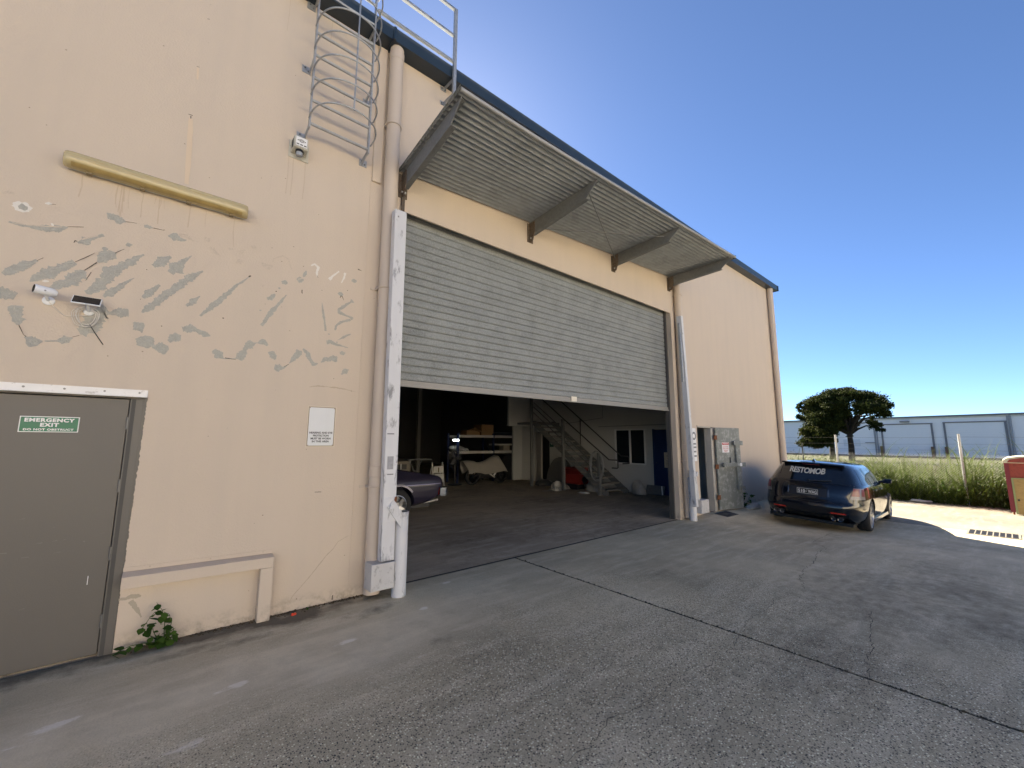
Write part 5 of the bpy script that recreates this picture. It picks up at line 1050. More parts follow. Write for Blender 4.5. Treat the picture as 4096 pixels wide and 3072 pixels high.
top = [(8.50, .90), (8.75, .92), (9.0, .90), (9.2, .83), (9.4, .86), (9.65, .93), (9.9, 1.05), (10.08, 1.10), (10.2, 1.07), (10.33, .90), (10.45, .62)]; low = [(8.70, .42), (8.82, .46), (9.0, .48), (9.2, .45), (9.4, .40), (9.65, .40), (9.9, .43), (10.08, .46), (10.2, .47), (10.36, .48), (10.50, .44)]
rows = []
for (xa, za), (xb, zb) in zip(top, low):
    r = []
    for t in np.linspace(0, 1, 12): yy = 13.15-.04-.24*sin(t*pi/2)**.6; r.append((xa+(xb-xa)*t, yy+.015*sin(9*t+xa*14), za+(zb-za)*t))
    rows.append([(p[0], 26.30-p[1], p[2]) for p in r[::-1]]+r)
MB().grid(rows).build('dust_cover', CLOTH, mc, smooth=60)
b = MB(); b.box((9.25, 13.05, .22), (10.0, 13.25, .52)); b.bar((9.0, 13.15, .31), (9.5, 13.15, .5), .06, .06); b.bar((10.32, 13.15, .31), (10.12, 13.15, .8), .05, .05); b.build('frame', BLACK, mc, bevel=.02)
MB().bar((9.92, 13.02, .32), (10.06, 13.02, .50), .015, .07).build('fairing_panel', SIGNW, mc); MB().bar((9.72, 13.03, .40), (9.98, 13.03, .24), .015, .05).build('belly_strip', RW, mc)
# pedestal fan
fn = thing('pedestal_fan', 'dark pedestal fan standing left of the covered motorcycle', 'fan', (8.5, 13.6, 0))
MB().lathe([(0, .05), (.26, .03), (.28, .0), (0, 0)], Matrix.Translation((8.5, 13.6, 0)), 24).build('base', BLACK, fn); MB().tube([(8.5, 13.6, .04), (8.5, 13.6, .9)], .025, 10).build('stand', BLACK, fn)
fmx = Matrix.Translation((8.46, 13.52, 1.0)) @ Matrix.Rotation(pi/2, 4, 'X'); WIRE = mat('fan_wire', (.12, .12, .12), .4, .6)
b = MB()
for r_ in (.33, .26, .18, .10): b.tube([fmx @ Vector((r_*cos(t), r_*sin(t), .07*(1-(r_/.33)**2))) for t in np.linspace(0, 2*pi, 36)[:-1]], .004, 4, closed=True)
for k in range(18): b.tube([fmx @ Vector((r_*cos(k*pi/9), r_*sin(k*pi/9), .07*(1-(r_/.33)**2))) for r_ in (.04, .18, .33)], .0035, 4)
b.build('guard', WIRE, fn)
for k in range(3): MB().obox(fmx @ Matrix.Rotation(k*2*pi/3, 4, 'Z') @ Matrix.Translation((.16, 0, -.03)) @ Matrix.Rotation(.4, 4, 'X'), (.22, .12, .006)).build('blade', mat('fan_blade', (.05, .05, .06), .4), fn)
MB().tube([fmx @ Vector((0, 0, -.16)), fmx @ Vector((0, 0, -.02))], .08, 16).build('motor', BLACK, fn)
# white folding step ladder
sl = thing('step_ladder', 'white folding step ladder standing near the fan', 'step ladder', (7.45, 13.1, 0))
SLW = mat('ladder_white', (.58, .57, .54), .5)
for x in (7.25, 7.66): MB().bar((x, 12.95, 0), (x, 13.12, .90), .03, .05).build('front_stile', SLW, sl); MB().bar((x, 13.38, 0), (x, 13.14, .78), .025, .04).build('rear_leg', SLW, sl)
for z, y in ((.22, 12.99), (.47, 13.04)): MB().box((7.265, y-.10, z), (7.645, y+.10, z+.03)).build('step', SLW, sl)
MB().box((7.265, 12.955, .24), (7.645, 12.97, .49)).build('riser_panel', SLW, sl); MB().box((7.27, 13.02, .53), (7.64, 13.035, .76)).build('back_panel', SLW, sl); MB().box((7.44, 13.012, .55), (7.48, 13.019, .72)).build('label_strip', mat('label_dark', (.10, .08, .02), .6), sl)
# stripped car shell: pillars, roof, front panel
cs = thing('stripped_car_shell', 'stripped pale car shell at the back left of the workshop', 'car shell', (5.9, 13.6, 0))
SHM = mat('shell_primer', (.20, .175, .145), .8, var=.25, vs=4)
b = MB(); b.add([(4.9, 12.6, .55), (6.15, 12.6, .55), (6.15, 12.6, 1.0), (4.9, 12.6, 1.0), (4.9, 13.9, .55), (6.2, 13.9, .55), (6.2, 13.9, 1.10), (4.9, 13.9, 1.10)], [(0,1,2,3),(7,6,5,4),(0,4,5,1),(3,2,6,7),(0,3,7,4),(1,5,6,2)]); b.build('front_clip', SHM, cs, bevel=.03)
MB().box((5.55, 12.57, .70), (6.05, 12.60, .93)).build('headlight_panel', SHM, cs); MB().box((5.60, 12.555, .74), (5.80, 12.572, .90)).build('headlight_hole', BLACK, cs); MB().box((5.84, 12.555, .74), (6.02, 12.572, .90)).build('headlight_hole', BLACK, cs); MB().box((5.81, 12.55, .74), (5.835, 12.57, .92)).build('divider', SIGNW, cs)
b = MB(); b.tube([(5.0, 13.9, 1.1), (5.1, 14.3, 1.52)], .04, 8); b.tube([(6.25, 13.9, 1.12), (6.2, 14.3, 1.52)], .04, 8); b.tube([(5.1, 14.3, 1.52), (6.2, 14.3, 1.52)], .04, 8); b.tube([(6.2, 14.3, 1.5), (6.6, 15.6, 1.45)], .04, 8); b.tube([(6.6, 15.6, 1.45), (6.8, 16.2, 1.0)], .06, 8); b.build('pillars', SHM, cs)
MB().add([(5.1, 14.3, 1.54), (6.2, 14.3, 1.54), (6.6, 15.6, 1.47), (5.2, 15.6, 1.47)], [(0, 1, 2, 3)]).build('roof_skin', SHM, cs); MB().box((5.0, 14.0, .5), (6.9, 16.6, .98)).build('tub', SHM, cs, bevel=.05)
for x in (5.2, 6.0): MB().bar((x-.2, 12.9, 0), (x+.1, 12.9, .55), .05, .05).build('stand_leg', BLACK, cs); MB().bar((x+.2, 12.9, 0), (x-.1, 12.9, .55), .05, .05).build('stand_leg', BLACK, cs)
rj = thing('trestle', 'folding work trestle with a red box beside the car shell', 'trestle', (7.0, 13.8, 0))
for s1 in (-1, 1): MB().bar((6.75+.25*(1-s1), 13.9, 0), (6.75+.25*(1+s1), 13.9, .95), .03, .03).build('cross_leg', ARMM, rj)
MB().box((6.6, 13.75, .95), (7.6, 14.2, .99)).build('top', ARMM, rj); MB().box((6.62, 13.95, .02), (7.0, 14.3, .42)).build('red_box', mat('dim_red_paint', (.22, .035, .02), .5), rj, bevel=.02)
cp = thing('steel_column', 'pale steel column at the dark rear of the workshop', 'column', (9.67, 19, 0)); MB().box((9.58, 18.9, 0), (9.76, 19.1, 6.7)).build('shaft', mat('column_paint', (.30, .28, .24), .7), cp); MB().box((9.50, 18.8, 0), (9.84, 19.2, .02)).build('base_plate', ARMM, cp)
wb = thing('water_bottle', 'blue water cooler bottle inside the service doorway', 'water bottle', (10.28, 5.35, 0)); MB().lathe([(0, 0), (.13, .0), (.135, .03), (.13, .12), (.135, .14), (.135, .30), (.11, .36), (.03, .42), (.03, .47), (0, .47)], Matrix.Translation((10.28, 5.30, .16)), 24).build('bottle', mat('water_blue', (.04, .14, .42), .15, var=.05), wb, smooth=50); MB().box((10.13, 5.15, 0), (10.43, 5.45, .158)).build('stand', BLACK, wb)

# ============================================================= YARD THINGS
gm = mat('cast_iron_grate', (.010, .010, .011), .7, .0, var=.2)
gr = thing('drain_grate', 'rectangular storm drain grate in the sunlit concrete', 'drain', (14.19, .43, gh(14.2, .4)))
zg = gh(14.2, .4)+.006
MB().box((13.86, .06, zg-.03), (14.53, .80, zg-.0025)).build('pit_dark', BLACK, gr)  # black plate stands in for the shaded pit below the bars
FRAMEC = mat('grate_frame', (.20, .185, .155), .8, var=.15, vs=8)
for a, c_ in (((13.84, .04, zg-.03), (13.88, .82, zg+.004)), ((14.51, .04, zg-.03), (14.55, .82, zg+.004)), ((13.88, .04, zg-.03), (14.51, .075, zg+.004)), ((13.88, .785, zg-.03), (14.51, .82, zg+.004))): MB().box(a, c_).build('frame_edge', FRAMEC, gr)
for i in range(1, 8): MB().box((13.88, .075+.0888*i-.009, zg-.012), (14.51, .075+.0888*i+.009, zg+.002)).build('grate_bar', FRAMEC, gr)
for i in range(1, 9): MB().box((13.88+.07*i-.006, .077, zg-.0024), (13.88+.07*i+.006, .783, zg-.0005)).build('cross_bar', gm, gr)
pc_ = thing('pit_cover', 'dark square pit cover in front of the steel door', 'pit cover', (10.28, 4.43, 0))
pts = [(9.99, 4.58), (10.62, 4.60), (10.55, 4.27), (9.91, 4.25)]
MB().add([(x, y, gh(x, y)+.006) for x, y in pts]+[(x, y, gh(x, y)-.03) for x, y in pts], [(0,1,2,3),(0,4,5,1),(1,5,6,2),(2,6,7,3),(3,7,4,0)]).build('lid', mat('pit_lid', (.05, .05, .052), .7, var=.3, vs=9), pc_)
MB().add([(10.12, 4.50, gh(10.3, 4.4)+.0085), (10.42, 4.51, gh(10.3, 4.4)+.0085), (10.38, 4.36, gh(10.3, 4.4)+.0085), (10.10, 4.35, gh(10.3, 4.4)+.0085)], [(0, 1, 2, 3)]).build('lid_inset', BLACK, pc_)
lump('sand_bag', 'pale sandbag lying at the wall foot behind the wagon', 'sandbag', (11.85, 4.47, gh(11.85, 4.47)-.01), (.38, .13, .12), mat('sandbag_cloth', (.40, .39, .36), .85, var=.1, vs=9, bump=.3), 41, .25)
lump('bottle_top', 'small crushed orange bottle top on the ground by the wall', 'litter', (1.085, 4.585, 0), (.022, .016, .018), mat('orange_plastic', (.75, .06, .015), .4), 42, .3)
lump('litter_bag', 'crumpled white plastic bag lying at the weeds edge', 'litter', tuple(onZ(3680, 2005, -.31)), (.13, .26, .07), mat('bag_white', (.42, .42, .40), .6), 43, .8)
lump('tar_lump', 'small black scrap lying on the concrete near the wagon', 'litter', tuple(onZ(3395, 2174, -.12)), (.05, .04, .015), BLACK, 44, .3)

# red timber trailer at the frame edge
tr_ = thing('red_trailer', 'red box trailer with cream curved roof and plywood hatch', 'trailer', (19.0, -.9, -.33))
REDP = mat('red_timber', (.26, .045, .03), .7, var=.2, vs=7, col2=(.17, .03, .022), c2=(.5, .65)); PLY = mat('weathered_plywood', (.34, .23, .09), .75, var=.3, vs=3, stretch=(1, 1.2, 14), col2=(.16, .10, .035), c2=(.55, .68)); GRNF = mat('green_frame', (.24, .27, .12), .7, var=.15)
yl = .155
MB().box((18.42, -2.3, -.18), (19.75, yl, 1.12)).build('body', REDP, tr_, bevel=.01)
MB().box((18.395, .075, -.25), (18.419, yl+.01, 1.11)).build('corner_post', mat('dark_red_post', (.16, .015, .025), .6, var=.15), tr_)
for y0, y1, z0, z1 in ((.03, .07, -.30, .66), (-1.9, .07, .66, .69), (-1.9, -1.86, -.30, .66)): MB().box((18.385, y0, z0), (18.418, y1, z1)).build('hatch_frame', GRNF, tr_)
for i in range(2): MB().box((18.398, -.925-.93*i*1, -.31), (18.416, .028-.955*i, .655)).build('plywood_panel', PLY, tr_)
MB().box((18.390, -.03, .06), (18.397, .01, .11)).build('hasp', BLACK, tr_)
b = MB(); prof = [(.19, 1.10), (.18, 1.17), (.10, 1.24), (-.1, 1.29), (-1.05, 1.36), (-2.0, 1.29), (-2.25, 1.22), (-2.34, 1.10)]; b.prism(prof, Matrix(((0, 0, 1, 18.36), (1, 0, 0, 0), (0, 1, 0, 0), (0, 0, 0, 1))), 1.44); b.build('roof', mat('cream_roof', (.50, .46, .34), .6, var=.1), tr_, bevel=.01)
b = MB(); b.prism([(.10, 1.12), (.05, 1.20), (-.15, 1.25), (-1.05, 1.31), (-1.95, 1.25), (-2.15, 1.20), (-2.2, 1.12)], Matrix(((0, 0, 1, 18.352), (1, 0, 0, 0), (0, 1, 0, 0), (0, 0, 0, 1))), .006); b.build('roof_front', REDP, tr_)
for y in (-.4, -1.8):
    MB().lathe([(0, -.08), (.16, -.08), (.19, -.05), (.19, .05), (.16, .08), (0, .08)], Matrix.Translation((19.1, y, -.14)) @ Matrix.Rotation(pi/2, 4, 'X'), 24).build('wheel', RUBBER, tr_, smooth=40)
MB().tube([(18.5, .11, -.33), (18.5, .11, -.18)], .02, 8).build('prop_leg', RUST, tr_)

# chain-link fence
fe = thing('chain_link_fence', 'galvanised chain-link fence overgrown by tall weeds', 'fence', (20, 3, -.33))
FX = 20.0; FPOST = galv('fence_post_steel', (.46, .46, .44), .55, 20, .5, .2); WIREM = mat('fence_wire', (.18, .18, .17), .5, .6, var=.15)
posts = [1.045, 4.313, 7.6, 10.9, -2.3, -5.6]
for y in posts: MB().tube([(FX, y, gh(FX, y)-.1), (FX+.01, y, 1.95)], .034, 10).build('post', FPOST, fe, smooth=40)
for z in (1.42, 1.62, 1.85): MB().tube([(FX, -5.6, z), (FX, -2, z-.03), (FX, 1, z), (FX, 2.7, z-.02), (FX, 4.3, z), (FX, 10.9, z)], .004, 4).build('strand_wire', WIREM, fe)
b = MB(); H0, H1 = -.30, 1.28
for k in range(-30, 250):
    y = -5.6+k*.07
    for s1 in (1, -1):
        p, q = (FX-.003*s1, y, H0), (FX-.003*s1, y+s1*(H1-H0)*.95, H1)
        y0, y1 = p[1], q[1]
        if max(y0, y1) < -5.6 or min(y0, y1) > 10.9: continue
        b.tube([p, q], .002, 3, cap=False)
b.build('mesh_wire', WIREM, fe, kind='stuff')
MB().tube([(FX+.6, 5.6, -.2), (FX+.6, 5.6, 1.62)], .025, 8).build('star_post', mat('dark_post', (.05, .055, .05), .6), fe)

# ============================================================= PLANTS
def leafmat(name, col, var=.4, trans=.35, vs=1.2):
    m = bpy.data.materials.new(name); m.use_nodes = True; n = m.node_tree.nodes; l = m.node_tree.links; b = n['Principled BSDF']; out = n['Material Output']
    at = n.new('ShaderNodeAttribute'); at.attribute_name = 'tint'
    mx = n.new('ShaderNodeMix'); mx.data_type = 'RGBA'; mx.inputs['A'].default_value = tuple(c*(1-var) for c in col[0])+(1,); mx.inputs['B'].default_value = tuple(col[1])+(1,); l.new(at.outputs['Fac'], mx.inputs['Factor'])
    l.new(mx.outputs['Result'], b.inputs['Base Color']); b.inputs['Roughness'].default_value = .75; b.inputs['Specular IOR Level'].default_value = .12
    tr = n.new('ShaderNodeBsdfTranslucent'); l.new(mx.outputs['Result'], tr.inputs['Color']); ms = n.new('ShaderNodeMixShader'); ms.inputs[0].default_value = trans
    l.new(b.outputs[0], ms.inputs[1]); l.new(tr.outputs[0], ms.inputs[2]); l.new(ms.outputs[0], out.inputs['Surface']); return m
def np_mesh(name, v, f, m, tint=None):
    me = bpy.data.meshes.new(name); me.vertices.add(len(v)); me.vertices.foreach_set('co', v.astype(np.float32).ravel())
    k = f.shape[1]; me.loops.add(f.size); me.loops.foreach_set('vertex_index', f.astype(np.int32).ravel()); me.polygons.add(len(f)); me.polygons.foreach_set('loop_start', np.arange(0, f.size, k, dtype=np.int32)); me.polygons.foreach_set('loop_total', np.full(len(f), k, dtype=np.int32))
    me.update(calc_edges=True); me.materials.append(m)
    if tint is not None: at = me.attributes.new('tint', 'FLOAT', 'POINT'); at.data.foreach_set('value', tint.astype(np.float32))
    return me
def blades(base, length, width, lean, az, droop, tint, seg=4):
    """grass blades: tapered bent strips"""
    n = len(base); t = np.linspace(0, 1, seg+1); V = np.zeros((n, (seg+1)*2, 3))
    dx, dy = np.cos(az), np.sin(az)
    for i, q in enumerate(t):
        out = length*(lean*q+droop*q*q*.6); up_ = length*(q*np.sqrt(np.clip(1-lean**2, .1, 1))-droop*.55*q**2.4)
        c = base+np.stack([dx*out, dy*out, up_], -1); wv = width*(1-q**1.5)*.5+.0008
        s_ = np.stack([-dy*wv, dx*wv, np.zeros(n)], -1); V[:, 2*i] = c-s_; V[:, 2*i+1] = c+s_
    F = []
    for i in range(seg): F.append(np.stack([np.arange(n)*(seg+1)*2+2*i+a for a in (0, 1, 3, 2)], -1))
    return V.reshape(-1, 3), np.concatenate(F), np.repeat(tint, (seg+1)*2)
def leaves(cen, size, tint, flat=.3, rs=rng):
    """leaf-sized folded quads at random tilts"""
    n = len(cen); a = rs.normal(size=(n, 3)); a[:, 2] *= flat*1.6; a /= np.linalg.norm(a, axis=1)[:, None]; b_ = rs.normal(size=(n, 3)); b_[:, 2] *= flat; b_ -= a*(a*b_).sum(1)[:, None]; b_ /= np.linalg.norm(b_, axis=1)[:, None]
    s_ = size[:, None]; V = np.stack([cen-a*s_, cen+b_*s_*.45, cen+a*s_, cen-b_*s_*.45], 1)
    return V.reshape(-1, 3), np.arange(n*4).reshape(n, 4), np.repeat(tint, 4)
WEEDM = leafmat('weed_leaf', ((.032, .060, .010), (.105, .145, .032)), .5); DRYM = leafmat('dry_grass', ((.070, .070, .026), (.125, .115, .055)), .3)
ghv = np.vectorize(lambda x, y: gh(x, y)-.08)
def weeds():
    r = rng; n = 20000
    x = 20.0+np.abs(r.normal(0, 1, n))*3.8; x = np.where(r.random(n) < .3, 19.75+r.random(n)*.7, x); y = r.uniform(-5.5, 12, n)
    clump = smooth_noise(x+9, y+20, .75, 21); cl2 = smooth_noise(x+3, y+31, 2.2, 22)
    h = (.55+.95*clump)*(.80+.5*cl2)*r.uniform(.6, 1.2, n); h = np.where(x < 20.1, h*.75, h)
    base = np.stack([x, y, ghv(x, y)], -1)
    lift = r.random(n)**1.3*.75*h*(r.random(n) < .75); base[:, 2] += lift
    tint = np.clip(.25+.7*(lift+.35*h)/1.3*r.uniform(.4, 1.2, n)+.25*(cl2-.5), 0, 1)  # tint rises with height, painting lit tops over dark lower parts
    return blades(base, h*r.uniform(.5, .9, n), r.uniform(.014, .035, n), r.uniform(.1, .75, n), r.uniform(0, 2*pi, n), r.uniform(.2, .9, n), tint)
v1, f1, t1 = weeds()
n = 9000; xx = rng.uniform(23, 36, n); yy = rng.uniform(-8, 17, n); cn = smooth_noise(xx+2, yy+7, 1.1, 52)
vb, fb, tb_ = blades(np.stack([xx, yy, ghv(xx, yy)+.05+.35*cn*rng.random(n)], -1), (.55+.65*cn)*rng.uniform(.6, 1.2, n), rng.uniform(.02, .045, n), rng.uniform(.1, .7, n), rng.uniform(0, 6.28, n), rng.uniform(.2, .8, n), np.clip(.12+.5*cn*rng.random(n), 0, 1))
f1 = np.concatenate([f1, fb+len(v1)]); v1 = np.concatenate([v1, vb]); t1 = np.concatenate([t1, tb_])
o = bpy.data.objects.new('tall_weeds', np_mesh('tall_weeds', v1, f1, WEEDM, t1)); C.objects.link(o); o['kind'] = 'stuff'; tag(o, 'dense green weeds and grass growing through the fence', 'weeds')
n = 26000; xx = 19.85+np.abs(rng.normal(0, 1, n))*2.4; yy = rng.uniform(-5.5, 12, n); cn = smooth_noise(xx+5, yy+40, .6, 33); hh = rng.random(n)**.75*(.35+1.25*cn)
v2, f2, t2 = leaves(np.stack([xx, yy, ghv(xx, yy)+.03+hh], -1), rng.uniform(.022, .06, n), np.clip(.2+.6*hh*rng.uniform(.5, 1.2, n), 0, 1), .5)  # tint climbs with leaf height, lit tops put into the colour
o = bpy.data.objects.new('broadleaf_weeds', np_mesh('broadleaf_weeds', v2, f2, WEEDM, t2)); C.objects.link(o); o['kind'] = 'stuff'; tag(o, 'low broad-leaved weeds spilling over the concrete edge', 'weeds')
n = 4500; xx = rng.uniform(22.5, 38, n); yy = rng.uniform(-9, 18, n); cn = smooth_noise(xx, yy, 1.3, 44)
v3, f3, t3 = blades(np.stack([xx, yy, ghv(xx, yy)+.1], -1), (.5+.55*cn)*rng.uniform(.7, 1.3, n), rng.uniform(.012, .03, n), rng.uniform(.05, .35, n), rng.uniform(0, 6.28, n), rng.uniform(.0, .5, n), rng.random(n))
n = 900; xx = rng.uniform(20.3, 24, n); yy = rng.uniform(-5, 11, n); cn = smooth_noise(xx+60, yy, 1.1, 45)
v4, f4, t4 = blades(np.stack([xx, yy, ghv(xx, yy)+.6*cn], -1), (.75+.55*cn)*rng.uniform(.7, 1.3, n), rng.uniform(.008, .02, n), rng.uniform(.05, .4, n), rng.uniform(0, 6.28, n), rng.uniform(.1, .6, n), rng.random(n))
# feathery seed heads on the dry stalks
tips = v4.reshape(-1, 10, 3)[:, 9]; k = np.repeat(np.arange(len(tips)), 9); v5, f5, t5 = leaves(tips[k]+rng.normal(size=(len(k), 3))*np.array([.05, .05, .07]), rng.uniform(.012, .028, len(k)), rng.uniform(.5, 1, len(k)), .9)
V = np.concatenate([v3, v4, v5]); F = np.concatenate([f3, f4+len(v3), f5+len(v3)+len(v4)])
o = bpy.data.objects.new('dry_grass', np_mesh('dry_grass', V, F, DRYM, np.concatenate([t3, t4, t5]))); C.objects.link(o); o['kind'] = 'stuff'; tag(o, 'dry straw-coloured grass with seed heads behind the fence', 'grass')

BARK = mat('bark', (.022, .017, .013), .95, var=.3, vs=5, bump=.8, bs=12)
def tree(name, label, base, trunk_pts, clumps, m, nleaf, lsize, flat, seed, limbs=True, group=None):
    r = np.random.default_rng(seed); t = thing(name, label, 'tree', base, group)
    b = MB(); P = [Vector(p) for p in trunk_pts]; b.tube(P, [.34*(1-.55*i/(len(P)-1)) for i in range(len(P))] if len(P) > 2 else .2, 10)
    if limbs:
        top_ = P[-1]
        for c, rad in clumps:
            c = Vector(c); mid = top_.lerp(c, .5)+Vector((r.normal()*.3, r.normal()*.3, -.25)); s_ = P[int(r.integers(len(P)//2, len(P)))]
            b.tube([s_, s_.lerp(mid, .5)+Vector((0, 0, .12)), mid, c], [.15, .11, .075, .03], 7)
            for _ in range(4):
                d = Vector(r.normal(size=3)*np.array([.6, .6, .25])*rad[0] if False else (r.normal()*rad[0]*.6, r.normal()*rad[1]*.6, r.normal()*rad[2]*.5)); b.tube([mid.lerp(c, .6), c+d], [.05, .015], 5)
    b.build('trunk', BARK, t, smooth=60)
    vol = np.array([c[1][0]*c[1][1]*c[1][2] for c in clumps])**.66; vol /= vol.sum(); VV, FF, TT = [], [], []; k0 = 0
    for (c, rad), q in zip(clumps, vol):
        nn = int(nleaf*q); sub = max(5, int(nn/130)); d = r.normal(size=(sub, 3)); d /= np.linalg.norm(d, axis=1)[:, None]; d *= (r.random(sub)**.4)[:, None]; sc = np.array(c)+d*np.array(rad)
        idx = r.integers(0, sub, nn); cen = sc[idx]+r.normal(size=(nn, 3))*np.array(rad)*.165*np.array([1.2, 1.2, .75])+r.normal(size=(nn, 3))*.06
        tint = np.clip(.35+.18*r.normal(size=nn)+.25*(r.random(sub)[idx]-.5), 0, 1)
        v, f, tt = leaves(cen, lsize*r.uniform(.6, 1.4, nn), tint, flat, r); VV.append(v); FF.append(f+k0); TT.append(tt); k0 += len(v)
    o = bpy.data.objects.new('crown', np_mesh('crown', np.concatenate(VV), np.concatenate(FF), m, np.concatenate(TT))); link(o, t); return t
TREEM = leafmat('tree_leaf', ((.013, .021, .006), (.080, .098, .026)), .3, .22); SHRUBM = leafmat('shrub_leaf', ((.022, .034, .007), (.070, .075, .018)), .3, .25)
TXP = 62.0
def tp3(x, y, dx=0.): p = onX(3100+x*.27125, 1500+y*.27125, TXP); return (TXP+dx, p.y, p.z)
KX = (onX(3200, 1700, TXP)-onX(3300, 1700, TXP)).length/100*.27125
def cl(x, y, rx, rz, dx=0.): return (tp3(x, y, dx), (rx*KX*1.1, rx*KX, rz*KX*1.22))
tb = tp3(1130, 1190); tb = (tb[0], tb[1], -.55)
tree('umbrella_tree', 'large spreading dark green tree in front of the far shed', tb, [tb, tp3(1125, 1050), tp3(1100, 880), tp3(1110, 780), tp3(1150, 660)],
     [cl(600, 430, 200, 105), cl(480, 560, 135, 110, 1), cl(820, 330, 190, 100, -1), cl(1080, 290, 210, 85), cl(1330, 330, 190, 85, 1), cl(1540, 420, 150, 85), cl(1650, 460, 90, 70, -1), cl(800, 560, 180, 120, 1.5), cl(1000, 560, 130, 110, -1.2), cl(620, 740, 165, 120, .5), cl(850, 740, 170, 110, -1), cl(1060, 700, 110, 130, 1), cl(1350, 510, 170, 70, -1.5), cl(1560, 550, 110, 60, 1), cl(1420, 700, 75, 85), cl(1540, 770, 55, 60), cl(1080, 830, 80, 70, .5), cl(400, 480, 60, 60, -1), cl(370, 640, 50, 50), cl(1190, 740, 40, 30), cl(700, 620, 170, 110, -1.5), cl(930, 650, 150, 110, 1.8), cl(540, 660, 120, 90, 1.2), cl(1200, 430, 130, 60, 2), cl(1450, 480, 150, 70, -2), cl(960, 420, 170, 90, -2), cl(720, 440, 170, 100, 2), cl(520, 820, 100, 90, 0), cl(700, 850, 120, 80, -1)],
     TREEM, 100000, .105, .8, 5)
sb = tp3(740, 1110, 3); sb = (sb[0], sb[1], -.55)
tree('leafy_shrub', 'bushy green shrub growing left of the spreading tree', sb, [sb, tp3(740, 1000, 3), tp3(700, 880, 3)], [cl(560, 880, 120, 120, -2), cl(720, 900, 140, 110, -2), cl(860, 880, 110, 100, -1.5), cl(560, 1000, 130, 60, -2.5), cl(740, 1010, 130, 70, -2)], SHRUBM, 14000, .14, .8, 6)

LEAFM = leafmat('creeper_leaf', ((.030, .075, .012), (.078, .145, .026)), .3, .25)
def leaf_mesh(k):
    prof = [(0, 0), (.25, .40), (.5, .46), (.78, .26), (1, 0)]; v, f = [], []
    for t, w_ in prof: v += [(t, -w_, .10*w_-.14*t*t), (t, 0, -.14*t*t-.03*(k == 1)*t), (t, w_, .10*w_-.14*t*t)]
    for i in range(4): f += [(3*i, 3*i+3, 3*i+4, 3*i+1), (3*i+1, 3*i+4, 3*i+5, 3*i+2)]
    me = bpy.data.meshes.new('leaf'); me.from_pydata(v, [], f); me.materials.append(LEAFM); at = me.attributes.new('tint', 'FLOAT', 'POINT'); at.data.foreach_set('value', [(.15, .5, .9)[k]]*len(v)); me.polygons.foreach_set('use_smooth', [True]*len(f)); return me
LM = [leaf_mesh(k) for k in range(3)]
def plant(name, label, base, stems, size, seed, per=9):
    r = random.Random(seed); t = thing(name, label, 'plant', base)
    for st_ in stems:
        P = [Vector(p) for p in st_]; MB().tube(P, [.005, .004, .003, .002, .0015][:len(P)] if len(P) <= 5 else .003, 5).build('stem', mat('weed_stem', (.07, .10, .03), .6), t)
        for k in range(per):
            q = (k+.6)/per*(len(P)-1); i = min(int(q), len(P)-2); p = P[i].lerp(P[i+1], q-i); a = r.uniform(pi+.1, 2*pi-.1) if r.random() < .8 else r.uniform(0, 2*pi); s_ = size*r.uniform(.6, 1.25)
            o = inst(LM[r.choice((0, 0, 1, 1, 2))], 'leaf', t, Matrix.Translation(p+Vector((0, -.008, 0))) @ Matrix.Rotation(a, 4, 'Z') @ Matrix.Rotation(r.uniform(-.3, .95), 4, 'Y') @ Matrix.Rotation(r.uniform(-.5, .5), 4, 'X') @ Matrix.Diagonal((s_, s_, s_, 1)))
    return t
plant('wall_weed', 'leafy green weed growing at the wall foot beside the grey door', (.10, 4.66, 0), [
    [(.13, 4.68, 0), (.12, 4.64, .10), (.115, 4.63, .20), (.09, 4.62, .28), (.05, 4.61, .35)], [(.12, 4.68, 0), (.15, 4.63, .08), (.16, 4.61, .17), (.14, 4.60, .24), (.10, 4.60, .27)],
    [(.10, 4.68, .02), (.02, 4.64, .10), (-.02, 4.62, .17), (.02, 4.62, .24), (.05, 4.62, .28)], [(.09, 4.68, .01), (0, 4.62, .05), (-.08, 4.60, .06), (-.15, 4.60, .04), (-.19, 4.60, .02)], [(.12, 4.68, 0), (.08, 4.62, .06), (.05, 4.60, .13), (.04, 4.60, .18), (.06, 4.60, .2)], [(.13, 4.67, 0), (.17, 4.60, .05), (.18, 4.57, .11), (.17, 4.56, .15)], [(.11, 4.67, 0), (.10, 4.60, .04), (.08, 4.57, .09), (.09, 4.56, .12)]], .060, 3, 9)
plant('corner_weed', 'small weed sprouting by the sandbag and steel door', (11.62, 4.6, 0), [[(11.62, 4.62, gh(11.6, 4.6)), (11.60, 4.57, .15), (11.57, 4.53, .32), (11.55, 4.5, .42)], [(11.62, 4.6, gh(11.6, 4.6)), (11.68, 4.5, .12), (11.75, 4.45, .25), (11.8, 4.42, .32)]], .12, 5, 9)
plant('seedling', 'tiny green seedling at the wall base near the orange lid', (1.22, 4.68, 0), [[(1.22, 4.69, 0), (1.22, 4.67, .012), (1.225, 4.655, .018)]], .02, 8, 4)
plant('fence_weed', 'bright yellow-green weed in front of the fence post', (19.75, 1.35, -.33), [[(19.75, 1.4+dy, -.35), (19.7, 1.4+dy*1.6, .05), (19.66, 1.38+dy*2.2, .25+abs(dy)), (19.6, 1.36+dy*2.6, .40)] for dy in (-.25, -.1, .08, .22)], .10, 11, 12)

